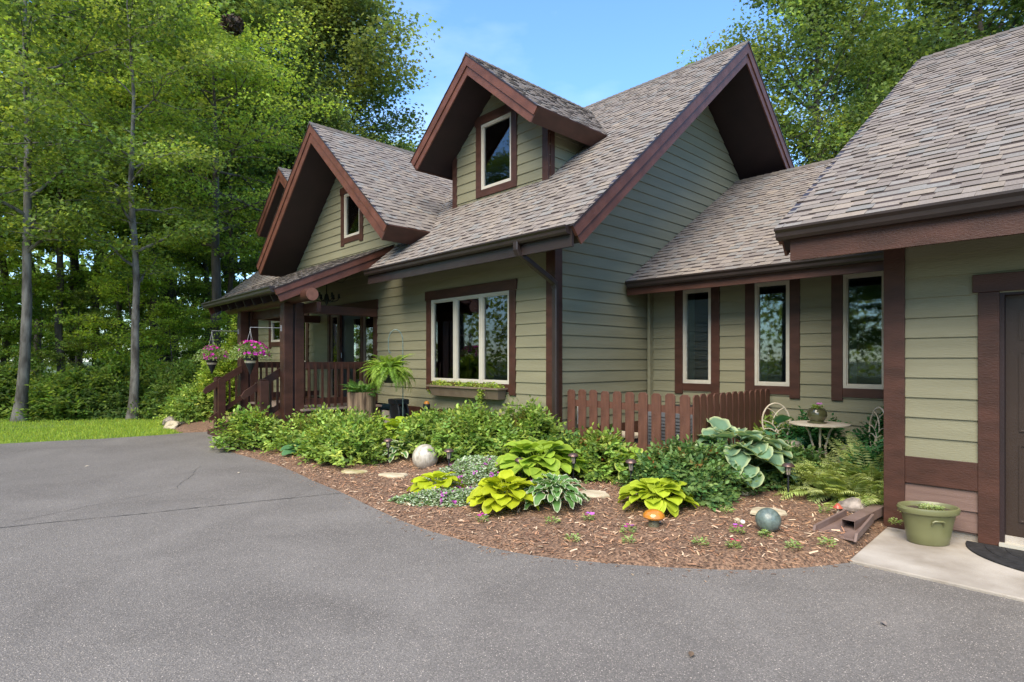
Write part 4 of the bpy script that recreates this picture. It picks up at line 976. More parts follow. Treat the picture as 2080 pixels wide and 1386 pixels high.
for i, ((x, y, f, _), lb_) in enumerate(zip(spots, sl)):
    rs = np.random.RandomState(60 + i); n = 60; a = rs.uniform(0, 6.28, n); q = np.sqrt(rs.uniform(0, 1, n)) * rs.uniform(.035, .065)
    P = np.stack([np.cos(a) * q, np.sin(a) * q, rs.uniform(.005, .05, n) * 1], -1); d = unit(np.stack([np.cos(a), np.sin(a), rs.uniform(0, .8, n)], -1))
    o = tag(empty('bedding_plant', (x, y, bz(x, y))), lb_, 'plant', 'bedding plants in the front mulch')
    leaf_obj('leaves', [scatter_t(T_LF, F_LF, P, frames(d, np.tile([0, 0, 1.], (n, 1)) + rs.normal(0, .3, (n, 3))), rs.uniform(.02, .035, n), jit_col(rs, n, [(.22, .34, .08), (.32, .40, .16)], .2))], o)
    if f: flowers(70 + i, np.array([(.03, .02, .06), (.0, -.03, .055), (-.02, .02, .06)]), .026, RS_ if f == 'r' else PK1, parent=o)

# ------------------------------------------------------------------ wood chips on the mulch
rs = np.random.RandomState(7); n = 52000
X = rs.uniform(-11.3, -1.2, n); Y = rs.uniform(3.0, 8.6, n)
near = rs.uniform(0, 1, n) < np.clip(1.5 - (Y - 3.2) * .3, .15, 1); okk = inside(X, Y, bedpoly) & near; D_ = dist(X, Y, bedpoly); okk &= D_ > .012
X, Y, D_ = X[okk], Y[okk], D_[okk]; n = len(X)
Z = bed_h(X, Y) * ss(D_ / .28 + .25) + rs.uniform(.0, .016, n); a = rs.uniform(0, 6.28, n)
d = np.stack([np.cos(a), np.sin(a), rs.normal(0, .22, n)], -1)
T_CH = np.array([(-.5, 0, 0), (.5, 0, .0), (.42, .5, .10), (-.45, .5, .14), (.3, 1, -.02), (-.35, 1, .0)], float) * np.array([1, 1, .25]); F_CH = np.array([(0, 1, 2, 3), (3, 2, 4, 5)])
L_ = rs.uniform(.018, .075, n) * rs.uniform(.6, 1, n); wd = rs.uniform(.10, .28, n)
V, F, C = scatter_t(T_CH, F_CH, np.stack([X, Y, Z], -1), frames(d, np.tile([0, 0, 1.], (n, 1)) + rs.normal(0, .35, (n, 3))), L_, jit_col(rs, n, [(.27, .14, .075), (.36, .20, .11), (.14, .075, .045), (.47, .30, .18), (.30, .165, .095), (.54, .40, .27)], .25, .05), sx=wd)
tag(link('wood_chips', np_mesh('wood_chips', V, F, C), 'attr'), 'shredded reddish wood chips covering the garden bed', 'mulch', kind='stuff')

k = rs.choice(n, 1500); E_ = np.array(edge); j = rs.randint(0, len(E_), 420); off = np.abs(rs.normal(0, .09, 420)); aa = rs.uniform(0, 6.28, 420)
px_, py_ = E_[j, 0] + np.cos(aa) * off + rs.normal(0, .05, 420), E_[j, 1] - off * .9 + rs.normal(0, .03, 420)
a = rs.uniform(0, 6.28, 420); m_ = ~inside(px_, py_, bedpoly); px_, py_, a = px_[m_], py_[m_], a[m_]; q_ = len(a)
V, F, C = scatter_t(T_CH, F_CH, np.stack([px_, py_, np.full(q_, .014)], -1), frames(np.stack([np.cos(a), np.sin(a), np.zeros(q_)], -1), np.tile([0, 0, 1.], (q_, 1))), rs.uniform(.01, .04, q_), jit_col(rs, q_, [(.25, .13, .07), (.14, .08, .05), (.40, .28, .18)], .25, .05), sx=rs.uniform(.15, .35, q_))
tag(link('chip_litter', np_mesh('chip_litter', V, F, C), 'attr'), 'stray wood chips spilled along the asphalt edge', 'mulch', kind='stuff')

# ------------------------------------------------------------------ grass
rs = np.random.RandomState(8); n = 150000; X = rs.uniform(-25, -13.7, n); Y = rs.uniform(-9, 4.4, n); ok2 = inside(X, Y, lawn_poly) & (rs.uniform(0, 1, n) < np.where(X > -17, 1, .6)); X, Y = X[ok2], Y[ok2]; n = len(X)
a = rs.uniform(0, 6.28, n); d = np.stack([np.cos(a) * .5, np.sin(a) * .5, np.ones(n)], -1)
T_G = np.array([(-.09, 0, 0), (.09, 0, 0), (.05, .6, .05), (0, 1, .22)], float)
V, F, C = scatter_t(T_G, F_RH, np.stack([X, Y, np.zeros(n)], -1), frames(d, np.stack([np.sin(a), np.cos(a), np.full(n, .1)], -1)), rs.uniform(.03, .075, n), jit_col(rs, n, [(.30, .42, .045), (.22, .34, .04), (.37, .47, .06)], .25))
tag(link('grass', np_mesh('grass', V, F, C), 'leaf'), 'mown bright green grass between the driveway and the woods', 'grass', kind='stuff')

# ------------------------------------------------------------------ garden ornaments
def ball(name, x, y, r, mat, label, sz=1.0, sink=.04, cat='ornament', sx=1):
    mb = MB(); k = 20; mb.lathe([(r * math.sin(math.pi * i / k), -r * math.cos(math.pi * i / k) * sz) for i in range(k + 1)], (0, 0, 0), 36, sx=sx)
    o = mb.build(name, mat, smooth=True); o.location = (x, y, bz(x, y) + r * sz - sink); tag(o, label, cat); return o
ball('stone_sphere', -6.60, 4.62, .178, 'sphere', 'large pale mottled stone sphere in the mulch', cat='sphere')
ball('glazed_ball', -2.08, 4.98, .103, 'teal', 'teal glazed ball in the front mulch', cat='ball', sink=.015)
o = ball('garden_stone', -4.50, 5.66, .125, 'teal2', 'flat turquoise glazed stone beside the biggest lime hosta', sz=.5, sink=.012, cat='ornament'); o.rotation_euler = (0, 0, .4)
def mushroom(x, y, s, cap, stem, label, base=None):
    root = tag(empty('garden_mushroom', (x, y, bz(x, y) - .005)), label, 'mushroom')
    mb = MB(); mb.lathe([(0, 0), (.052, 0), (.050, .03), (.044, .06), (.043, .078), (0, .078)], seg=28); o = mb.build('stem', stem, root, smooth=True); o.scale = (s, s, s)
    mb = MB(); mb.lathe([(0, .066), (.06, .066), (.086, .072), (.098, .088), (.094, .110), (.075, .132), (.045, .146), (.02, .152), (0, .153)], seg=36); o = mb.build('cap', cap, root, smooth=True); o.scale = (s, s, s)
    return root
mushroom(-2.87, 4.46, .98, 'orange', 'stem', 'glossy orange ceramic mushroom in the mulch')
M['redcap'] = noisy('red_glaze', (.35, .06, .04), (.45, .14, .08), 10, .25, coat=.3)
mb = MB(); root = tag(empty('toadstool', (-1.86, 6.02, bz(-1.86, 6.02))), 'tiny red toadstool ornament next to the rock', 'mushroom')
mb.lathe([(0, 0), (.014, 0), (.010, .04), (.009, .075), (0, .075)], seg=12); mb.build('stem', 'cream', root, smooth=True)
mb = MB(); mb.lathe([(0, .065), (.04, .06), (.045, .066), (.028, .085), (.012, .105), (0, .108)], seg=20); mb.build('cap', 'redcap', root, smooth=True)

def path_light(x, y, z, label, h=.36, tilt=0):
    root = tag(empty('path_light', (x, y, z)), label, 'path light', 'solar path lights along the bed'); root.rotation_euler = (tilt, tilt * .5, 0)
    mb = MB(); mb.tube([(0, 0, -.04), (0, 0, h - .13)], [.009, .010], 8); mb.lathe([(0, 0), (.014, 0), (.020, .012), (.024, .02), (0, .02)], (0, 0, h - .135), 12); mb.build('stake', 'black', root, smooth=True)
    mb = MB(); mb.lathe([(.020, 0), (.032, .085), (0, .085)], (0, 0, h - .115), 16); mb.build('lens', 'lens', root, smooth=True)
    mb = MB()
    for k in range(6):
        a = k * math.pi / 3; mb.tube([(.023 * math.cos(a), .023 * math.sin(a), h - .118), (.036 * math.cos(a), .036 * math.sin(a), h - .028)], .003, 5)
    mb.lathe([(.03, 0), (.037, .0), (.037, .008), (.03, .008)], (0, 0, h - .035), 16); mb.build('cage', 'black', root)
    mb = MB(); mb.lathe([(0, -.002), (.052, -.002), (.064, .0), (.066, .006), (.056, .022), (.038, .034), (.030, .036), (0, .036)], (0, 0, h - .03), 28); mb.build('cap', 'bronze', root, smooth=True)
    mb = MB(); mb.lathe([(.026, .0), (.026, .002), (0, .002)], (0, 0, h + .0065), 4); mb.build('solar_cell', 'solar', root)
    return root
for x, y, t, lb_ in ((-7.22, 4.42, .02, 'path light left of the stone sphere, among white-edged leaves'), (-5.86, 4.46, -.02, 'path light just right of the stone sphere, among purple flowers'), (-4.98, 4.86, .03, 'path light half sunk in silvery leaves, left of the biggest lime hosta'),
                     (-4.52, 5.30, .0, 'path light in front of the biggest lime hosta'), (-3.78, 5.42, .02, 'path light left of the large dark bush'), (-2.46, 6.40, -.015, 'path light in open mulch between the large dark bush and the ferns')):
    path_light(x, y, bz(x, y), lb_, tilt=t, h=.30 if x == -4.98 else .36)
# little bird figurine near the left path light, and a small grey trough by the second light
mb = MB(); mb.tube([(-.06, 0, .03), (-.03, 0, .045), (0, 0, .055), (.03, 0, .075), (.042, 0, .095), (.062, 0, .09)], [.006, .026, .034, .022, .016, .004], 10)
o = mb.build('bird_figurine', 'stem', smooth=True); o.location = (-7.42, 4.32, bz(-7.42, 4.32) - .02); o.rotation_euler = (0, 0, .9); tag(o, 'small dark bird figurine at the foot of the left path light', 'figurine')
mb = MB(); mb.prism([(-.12, -.05, 0), (.12, -.05, 0), (.10, .05, 0), (-.10, .05, 0)], (0.02, 0, .045)); o = mb.build('edging_stone', 'grey', bevel=.012); o.location = (-5.92, 4.28, bz(-5.92, 4.28)); o.rotation_euler = (.25, .1, .7); tag(o, 'grey slanted stone at the foot of the path light right of the sphere', 'stone')

def flat_stone(x, y, rx, ry, rot, seed, mat, label, t=.035, lift=.0):
    rr = random.Random(seed); k = 13; P = []
    for i in range(k):
        a = 2 * math.pi * i / k; q = rr.uniform(.78, 1.1); P.append((math.cos(a) * rx * q, math.sin(a) * ry * q))
    c_, s_ = math.cos(rot), math.sin(rot); P = [(px * c_ - py * s_, px * s_ + py * c_, 0) for px, py in P]
    mb = MB(); vs = []; n = len(P)
    for (sc, z) in ((1, 0), (1.0, t * .6), (.93, t), (.5, t * 1.08)):
        vs += [(p[0] * sc, p[1] * sc, z + rr.uniform(-.003, .003)) for p in P]
    vs.append((0, 0, t * 1.05)); fs = [(j * n + i, j * n + (i + 1) % n, (j + 1) * n + (i + 1) % n, (j + 1) * n + i) for j in range(3) for i in range(n)] + [(3 * n + i, 3 * n + (i + 1) % n, 4 * n) for i in range(n)]
    mb.add(vs, fs); o = mb.build('stepping_stone', mat, smooth=False); o.location = (x, y, bz(x, y) - t * .35 + lift); tag(o, label, 'stone', 'flat stepping stones in the bed'); return o
flat_stone(-6.55, 4.08, .20, .12, .6, 1, 'flagstone', 'pale stepping stone below the stone sphere', lift=.01)
flat_stone(-7.2, 3.86, .19, .11, .7, 2, 'mossy', 'half buried stepping stone left of the pale one, near the driveway edge', t=.025)
flat_stone(-3.95, 4.93, .20, .15, .8, 3, 'flagstone', 'tan stepping stone between the white-edged hosta and the turquoise stone', lift=.005)
flat_stone(-3.02, 5.50, .21, .15, .7, 4, 'mossy', 'yellow mossy stepping stone at the foot of the large dark bush', lift=.01)
flat_stone(-2.92, 6.25, .18, .13, .9, 5, 'mossy', 'mossy stepping stone just right of the large dark bush', lift=.01)
flat_stone(-2.80, 6.85, .34, .16, .75, 6, 'mossy', 'long mossy stepping stone behind the lone path light', lift=.02)
flat_stone(-2.32, 5.55, .19, .14, .7, 7, 'flagstone', 'tan stepping stone right behind the teal ball', lift=.012)
def boulder(x, y, rx, ry, rz, seed, mat, label, z=None, name='rock'):
    import mathutils
    mb = MB(); k, sg = 8, 14; rr = random.Random(seed); vs = []; sd = [Vector((rr.uniform(-1, 1), rr.uniform(-1, 1), rr.uniform(-1, 1))).normalized() for _ in range(9)]
    for i in range(k + 1):
        for j in range(sg):
            a = 2 * math.pi * j / sg; e = -math.pi / 2 + math.pi * i / k; d_ = Vector((math.cos(a) * math.cos(e), math.sin(a) * math.cos(e), math.sin(e)))
            q = 1.0
            for s_ in sd: q -= max(0, d_.dot(s_) - .72) * .9
            vs.append((d_.x * rx * q, d_.y * ry * q, d_.z * rz * q))
    fs = [(i * sg + j, i * sg + (j + 1) % sg, (i + 1) * sg + (j + 1) % sg, (i + 1) * sg + j) for i in range(k) for j in range(sg)]
    mb.add(vs, fs); o = mb.build(name, mat); o.location = (x, y, (bz(x, y) if z is None else z) + rz * .55); tag(o, label, 'rock'); return o
boulder(-1.80, 6.25, .14, .10, .085, 3, 'rock', 'speckled grey rock behind the downspout extension')
boulder(-15.45, 3.62, .42, .24, .17, 5, 'rock', 'brown boulder at the end of the lawn by the shrub', z=0)
boulder(-15.0, 3.50, .26, .20, .12, 6, 'flagstone', 'low tan stone right of the brown boulder beside the lawn', z=0)
boulder(-2.42, 5.12, .035, .03, .028, 8, 'flagstone', 'round cream pebble left of the teal ball', name='pebble')
boulder(-2.36, 5.10, .025, .022, .022, 9, 'white', 'small white pebble between the cream pebble and the teal ball', name='pebble')

# downspout extension and splash block
sp_o = Vector((-1.66, 5.27, bz(-1.7, 5.4) - .01)); ang = math.atan2(.80, .02)
sb = tag(empty('splash_block', sp_o, ang - math.pi / 2), 'brown splash block under the downspout extension', 'splash block')
mb = MB(); mb.prism([(-.15, 0, 0), (.15, 0, 0), (.10, .62, .04), (-.10, .62, .04)], (0, 0, .014)); mb.build('tray', 'splash', sb, bevel=.004)
for s in (-1, 1):
    mb = MB(); mb.prism([(s * .15, -.01, .0), (s * .15, .03, .065), (s * .10, .62, .11), (s * .10, .62, .04)], (s * .022, 0, 0)); mb.build('side_wall', 'splash', sb, bevel=.004)
dx = tag(empty('downspout_extension', (-1.62, 5.50, bz(-1.6, 5.6) + .055), R(-2)), 'brown rectangular downspout extension beside the concrete pad', 'downspout')
def hollow(L, w, h, t):
    mb = MB(); o_ = [(-w, 0, -h), (w, 0, -h), (w, 0, h), (-w, 0, h)]; i_ = [(-w + t, 0, -h + t), (w - t, 0, -h + t), (w - t, 0, h - t), (-w + t, 0, h - t)]
    V = o_ + i_ + [(a, L, c) for a, b, c in o_] + [(a, L, c) for a, b, c in i_]
    F = [(j, (j + 1) % 4, 4 + (j + 1) % 4, 4 + j) for j in range(4)] + [(j, 8 + j, 8 + (j + 1) % 4, (j + 1) % 4) for j in range(4)] + [(4 + j, 4 + (j + 1) % 4, 12 + (j + 1) % 4, 12 + j) for j in range(4)] + [(12, 13, 14, 15)]
    mb.add(V, F); return mb
hollow(.80, .052, .042, .004).build('tube', 'splash', dx, bevel=.003)

# olive oval pot
pt = tag(empty('plant_pot', (-1.13, 5.90, .031), R(38)), 'olive green oval ceramic pot on the concrete pad', 'pot')
mb = MB(); mb.lathe([(0, 0), (.150, 0), (.160, .012), (.172, .09), (.190, .19), (.206, .265), (.212, .275), (.232, .285), (.240, .315), (.232, .335), (.222, .338), (.210, .325), (.205, .29), (0, .29)], seg=48, sx=1.12, sy=.86); mb.build('bowl', 'potgreen', pt, smooth=True)
mb = MB(); rr = random.Random(4); mb.lathe([(0, .300), (.10, .302), (.203, .297)], seg=24, sx=1.12, sy=.86); mb.build('soil', 'soil', pt)
for s in (-1, 1):
    mb = MB(); y = s * .175; mb.tube([(-.05, y * .93, .19), (-.05, y * 1.04, .225), (-.035, y * 1.07, .236), (.035, y * 1.07, .236), (.05, y * 1.04, .225), (.05, y * .93, .19)], [.006, .009, .009, .009, .009, .006], 8); mb.build('handle', 'potgreen', pt, smooth=True)
rs = np.random.RandomState(5); n = 380; a = rs.uniform(0, 6.28, n); q = np.sqrt(rs.uniform(0, 1, n)) * .105
P = np.stack([np.cos(a) * q + .03, np.sin(a) * q * .8, .30 + rs.uniform(0, .035, n)], -1); d = unit(np.stack([np.cos(a), np.sin(a), rs.uniform(0, .8, n)], -1))
so = leaf_obj('sedum', [scatter_t(T_LF, F_LF, P, frames(d, np.tile([0, 0, 1.], (n, 1)) + rs.normal(0, .3, (n, 3))), rs.uniform(.014, .026, n), jit_col(rs, n, [(.26, .36, .12), (.36, .44, .2)], .2))]); so.location = (0, 0, 0)
so.parent = pt
pt.scale = (.86, .86, .92)
# half-round door mat
mb = MB(); P = [(-.66 * math.cos(t), -.62 * math.sin(t), 0) for t in np.linspace(0, math.pi, 26)]
mb.prism(P[::-1], (0, 0, .012)); mt = mb.build('door_mat', 'rubber', bevel=.003); mt.location = (-.25, 6.15, .032); tag(mt, 'black half-round rubber mat at the garage side door', 'door mat')
for k in range(4):
    r_ = .14 + k * .13; mb = MB(); mb.tube([(-r_ * math.cos(t), -r_ * .92 * math.sin(t) - .01, .012) for t in np.linspace(.05, math.pi - .05, 22)], .006, 5); mb.build('rib', 'rubber', mt)

# bistro table and two chairs
tb = tag(empty('garden_table', (-2.56, 7.62, .08)), 'round cream metal garden table below the narrow windows', 'table')
mb = MB(); mb.lathe([(0, .700), (.30, .700), (.325, .694), (.335, .700), (.335, .712), (.325, .716), (.0, .716)], seg=40); mb.build('top', 'cream', tb, smooth=True)
for k in range(3):
    a = k * 2.094 + .9; c_, s_ = math.cos(a), math.sin(a)
    mb = MB(); mb.tube([(c_ * r_, s_ * r_, z) for r_, z in ((.20, .70), (.13, .60), (.075, .42), (.09, .26), (.17, .10), (.25, .0))], .013, 8); mb.build('leg', 'cream', tb, smooth=True)
mb = MB(); mb.tube([(.08 * math.cos(t), .08 * math.sin(t), .36) for t in np.linspace(0, 6.283, 17)], .007, 6); mb.build('ring', 'cream', tb)
def chair(x, y, rz, label):
    ch = tag(empty('garden_chair', (x, y, .08), rz), label, 'chair', 'cream metal garden chairs')
    mb = MB(); mb.lathe([(0, .440), (.17, .438), (.195, .425), (.20, .39), (.193, .39), (.188, .418), (0, .428)], seg=32); mb.build('seat', 'cream', ch, smooth=True)
    mb = MB(); oval = [(.19 * math.sin(t), .19 + .05 * (1 - math.cos(t)) * .5, .66 - .25 * math.cos(t)) for t in np.linspace(0, 6.283, 33)]; mb.tube(oval, .011, 8, cap=False)
    def arc(cx, cz, r_, a0, a1):
        P = []
        for t in np.linspace(a0, a1, 12):
            px, pz = cx + r_ * math.cos(t), cz + r_ * math.sin(t)
            if (px / .19) ** 2 + ((pz - .66) / .25) ** 2 < 1.02: P.append((px, .19 + .1 * (pz - .41), pz))
        if len(P) > 2: mb.tube(P, .0075, 6)
    for s in (-1, 1):
        arc(s * .19, .62, .24, 0 if s < 0 else math.pi / 2, math.pi / 2 if s < 0 else math.pi); arc(s * .19, .46, .22, 0 if s < 0 else math.pi / 2, math.pi / 2 if s < 0 else math.pi)
        arc(s * .12, .44, .14, 0, math.pi)
    mb.build('backrest', 'cream', ch, smooth=True)
    for sx_, sy_ in ((-1, -1), (1, -1), (1, 1), (-1, 1)):
        mb = MB(); mb.tube([(sx_ * .13, sy_ * .13, .43), (sx_ * .165, sy_ * .165, .36), (sx_ * .155, sy_ * .155, .2), (sx_ * .19, sy_ * .19, .0)], .011, 8); mb.build('leg', 'cream', ch, smooth=True)
    return ch
chair(-3.02, 7.74, R(50), 'cream metal chair left of the garden table, next to the fence'); chair(-2.22, 7.93, R(-50), 'cream metal chair right of the garden table, half behind the garage corner')
fp = tag(empty('flower_pot', (-2.58, 7.60, .797)), 'small dark olive pot with a pink bloom on the garden table', 'pot')
mb = MB(); mb.lathe([(0, 0), (.105, 0), (.110, .012), (.085, .018), (.075, .025), (.10, .06), (.112, .10), (.106, .14), (.088, .165), (.094, .175), (.086, .178), (.078, .165), (0, .160)], seg=32); mb.build('bowl', 'ceramic', fp, smooth=True)
rs = np.random.RandomState(15); n = 70; a = rs.uniform(0, 6.28, n); P = np.stack([np.cos(a) * rs.uniform(0, .06, n), np.sin(a) * rs.uniform(0, .06, n), rs.uniform(.165, .21, n)], -1)
d = unit(np.stack([np.cos(a), np.sin(a), rs.uniform(.2, 1, n)], -1)); leaf_obj('leaves', [scatter_t(T_LF, F_LF, P, frames(d, rs.normal(0, .3, (n, 3)) + [0, 0, 1]), rs.uniform(.025, .04, n), jit_col(rs, n, YG, .2))], fp)
flowers(16, np.array([(.01, 0, .235), (.025, .01, .228), (0, .012, .226)]), .034, [(.62, .22, .55)], parent=fp)

# window box
wb = tag(empty('window_box', (-7.55, 6.20, .95)), 'long taupe window box with trailing plants under the three-pane window', 'window box')
mb = MB(); mb.prism([(-.92, -.20, .17), (.92, -.20, .17), (.88, -.16, 0), (-.88, -.16, 0)], (0, 0, 0)) if 0 else None
V = [(-.92, -.21, .17), (.92, -.21, .17), (.92, -.02, .17), (-.92, -.02, .17), (-.87, -.16, 0), (.87, -.16, 0), (.87, -.02, 0), (-.87, -.02, 0)]
mb.add(V, [(4, 5, 1, 0), (5, 6, 2, 1), (6, 7, 3, 2), (7, 4, 0, 3), (4, 7, 6, 5), (0, 1, 2, 3)]); mb.build('box', 'windowbox', wb, bevel=.004)
mb = MB(); mb.box(-.94, .94, -.235, -.205, .155, .185); mb.box(-.94, -.915, -.205, -.02, .155, .185); mb.box(.915, .94, -.205, -.02, .155, .185)
for x in (-.62, .62): mb.add([(x - .015, -.215, .155), (x + .015, -.215, .155), (x + .015, -.168, .0), (x - .015, -.168, .0)], [(0, 1, 2, 3)])
mb.obox((-.88, -.172, .012), (1, 0, 0), (0, -.05, .17), (0, -.17, -.05), (0, 1.76), (0, .14), (0, .05)) if 0 else None
mb.build('rim', 'windowbox', wb, bevel=.003)
rs = np.random.RandomState(17); n = 1500; x = rs.uniform(-.9, .9, n); dens = .5 + .5 * np.sin(x * 9 + 1) ; k = rs.uniform(0, 1, n) < .35 + .65 * dens; x = x[k]; n = len(x)
P = np.stack([x, rs.uniform(-.22, -.04, n), .17 + rs.uniform(0, .10, n) * (.4 + .6 * np.abs(np.sin(x * 7)))], -1)
tr = rs.uniform(0, 1, 260); P2 = np.stack([rs.normal(.52, .035, 260), -.225 - .01 * tr + rs.normal(0, .01, 260), .17 - tr * .27], -1); tr3 = rs.uniform(0, 1, 110); P3 = np.stack([-.93 - .04 * tr3 + rs.normal(0, .02, 110), -.12 + rs.normal(0, .03, 110), .17 - tr3 * .16], -1)
P = np.concatenate([P, P2, P3]); n = len(P); a = rs.uniform(0, 6.28, n); d = unit(np.stack([np.cos(a), np.sin(a) - .4, rs.uniform(-.3, .8, n)], -1))
leaf_obj('trailing_plants', [scatter_t(T_LF * np.array([1.6, 1, 1]), F_LF, P, frames(d, rs.normal(0, .4, (n, 3)) + [0, -.3, 1]), rs.uniform(.02, .04, n), jit_col(rs, n, [(.28, .38, .05), (.34, .42, .08), (.16, .26, .05)], .2))], wb)

# tree-stump planter with a leafy plant
sx_, sy_ = -9.62, 5.32; sz_ = bz(sx_, sy_)
sp = tag(empty('stump_planter', (sx_, sy_, sz_ - .03)), 'tree-stump planter with leafy fern beside the porch railing', 'planter')
mb = MB(); seg = 40; prof = [(.29, 0), (.262, .15), (.25, .4), (.252, .6), (.255, .80), (.20, .80), (.19, .74), (0, .74)]; vs = []; rr = random.Random(6); fl = [rr.uniform(-.014, .014) for _ in range(seg)]
for j in range(seg):
    a = 2 * math.pi * j / seg
    for i, (r_, z) in enumerate(prof): q = r_ + (fl[j] + .012 * math.sin(a * 3)) * (1 if i < 5 else .3); vs.append((q * math.cos(a), q * math.sin(a), z + (rr.uniform(-.01, .01) if i == 4 else 0)))
k = len(prof); mb.add(vs, [(j * k + i, ((j + 1) % seg) * k + i, ((j + 1) % seg) * k + i + 1, j * k + i + 1) for j in range(seg) for i in range(k - 1)]); mb.build('stump', 'log', sp)
fr = fern('x', 0, 0, 0, 34, .34, .09, 16, (15, 80), 60, [(.07, .17, .035), (.11, .23, .05), (.16, .28, .06)], '', seed=44, spread=.14, parent=sp); fr.location = (0, 0, .76)
# hose reel
hr = tag(empty('hose_reel', (-9.02, 5.82, bz(-9.0, 5.8) + .06), R(-12)), 'black garden hose reel standing against the front wall', 'hose reel')
for x in (-.02, .30):
    mb = MB(); mb.lathe([(0, 0), (.20, 0), (.215, .012), (.215, .03), (.19, .03), (.18, .018), (0, .018)], (0, 0, 0), 36); o = mb.build('wheel', 'black', hr, smooth=True); o.rotation_euler = (R(90), 0, 0); o.location = (.02, -.14 + x * .6, .30)
mb = MB()
for k in range(6): mb.tube([(.02 + .14 * math.cos(t), -.02 - k * .022 + .01 * math.sin(t), .30 + .14 * math.sin(t)) for t in np.linspace(0, 6.283, 24)], .012, 6, cap=False)
mb.build('hose', 'iron', hr, smooth=True)
mb = MB(); mb.box(-.22, .24, -.20, .10, 0, .04); mb.build('base', 'black', hr, bevel=.01)
mb = MB(); mb.box(-.26, .10, -.19, .09, .46, .56); mb.build('cover', 'black', hr, bevel=.02)
mb = MB(); mb.tube([(.10, -.18, .54), (.22, -.18, .50), (.29, -.18, .38), (.30, -.18, .2), (.26, -.18, .0)], .014, 8); mb.build('frame', 'black', hr, smooth=True)
# small lantern by the wall
ln = tag(empty('lantern', (-8.50, 5.98, bz(-8.5, 5.98))), 'small black lantern with an amber top by the wall under the window box', 'lantern')
mb = MB(); mb.lathe([(0, 0), (.05, 0), (.055, .02), (.045, .05), (.045, .42), (.06, .45), (.062, .53), (0, .53)], seg=12); mb.build('body', 'iron', ln, smooth=True)
mb = MB(); mb.lathe([(0, 0), (.05, 0), (.045, .03), (.02, .05), (0, .052)], (0, 0, .531), 16); mb.build('cap', 'orange', ln, smooth=True)

# shepherd hook with a hanging fern
hk = tag(empty('shepherd_hook', (-8.52, 5.50, bz(-8.5, 5.5))), 'tall verdigris shepherd hook in front of the wall', 'hook')
u_ = Vector((-.688, -.725, 0)); P = [Vector((0, 0, 0)), Vector((0, 0, 1.5))]
for t in np.linspace(0, math.pi, 12): P.append(Vector((0, 0, 1.66)) + u_ * (.125 - .125 * math.cos(t)) + Vector((0, 0, .20 * math.sin(t))))
P += [Vector((0, 0, 1.50)) + u_ * .245, Vector((0, 0, 1.46)) + u_ * .225, Vector((0, 0, 1.47)) + u_ * .20]
mb = MB(); mb.tube(P, .0085, 8); mb.build('pole', 'verdigris', hk, smooth=True)
q = Vector((-8.52, 5.50, bz(-8.5, 5.5))) + u_ * .225
hf = tag(empty('hanging_fern', (q.x, q.y, 1.36)), 'bright green hanging fern below the shepherd hook', 'fern')
mb = MB(); mb.lathe([(0, -.18), (.09, -.18), (.13, 0), (.12, 0), (0, -.02)], seg=24); mb.build('pot', 'black', hf, smooth=True)
for k in range(3):
    a = k * 2.094; mb = MB(); mb.tube([(.12 * math.cos(a), .12 * math.sin(a), 0), (0, 0, .38)], .0025, 4); mb.build('hanger', 'iron', hf)
fern('x', 0, 0, 0, 90, .52, .095, 22, (-25, 80), 95, [(.26, .40, .05), (.32, .46, .07), (.17, .30, .04)], '', seed=45, spread=.08, parent=hf)

# hanging petunia baskets
def basket(x, y, z, label, seed, armx, army, armz, glabel):
    root = tag(empty('flower_basket', (x, y, z)), label, 'hanging basket', 'petunia baskets hanging at the porch entrance')
    mb = MB(); mb.lathe([(0, -.30), (.008, -.30), (.045, -.20), (.085, -.10)], seg=28); mb.lathe([(.100, -.065), (.132, .02), (.12, .02), (0, .0)], seg=28); mb.build('pot', 'black', root, smooth=True)
    mb = MB(); mb.lathe([(.085, -.10), (.088, -.101), (.104, -.062), (.100, -.06)], seg=28); mb.build('band', 'cream', root, smooth=True)
    rs = np.random.RandomState(seed); n = 1500; a = rs.uniform(0, 6.28, n); e = rs.uniform(-.5, 1.5, n); q = rs.uniform(.5, 1, n)
    P = np.stack([np.cos(a) * np.cos(e) * .34 * q, np.sin(a) * np.cos(e) * .34 * q, np.sin(e) * .19 * q + .08 - .05 * (np.cos(e) * q) ** 2], -1)
    d = unit(P + rs.normal(0, .12, (n, 3))); leaf_obj('foliage', [scatter_t(T_LF, F_LF, P, frames(d, rs.normal(0, .4, (n, 3)) + [0, 0, 1]), rs.uniform(.03, .05, n), jit_col(rs, n, [(.24, .34, .10), (.36, .44, .22), (.13, .22, .05)], .25))], root)
    m = 90; a = rs.uniform(0, 6.28, m); e = rs.uniform(-.2, 1.4, m); P = np.stack([np.cos(a) * np.cos(e) * .31, np.sin(a) * np.cos(e) * .31, np.sin(e) * .22 + .07], -1)
    P = P[(P @ np.array([.69, .72, .55])) > .02]; flowers(seed, P, .036, [(.42, .015, .28), (.50, .03, .36), (.30, .01, .2)], parent=root)
    for k in range(3):
        a = k * 2.094 + .5; mb = MB(); mb.tube([(.125 * math.cos(a), .125 * math.sin(a), .02), (0, 0, armz - z - .06)], .003, 4); mb.build('hanger', 'wire', root)
    ar = MB(); ar.tube([(armx, army, armz), (x, y, armz - .01), (x, y, armz - .05), (x + .01, y, armz - .065)], .006, 6)
    ar.box(armx - .012, armx + .012, army - .012, army + .012, armz - .06, armz + .05)
    tag(ar.build('basket_bracket', 'wire'), glabel, 'bracket', 'thin steel brackets on the porch posts')
basket(-10.62, 3.70, 1.62, 'petunia basket hanging in front of the near porch post', 81, -10.62, 4.25, 2.16, 'steel bracket arm on the near porch post')
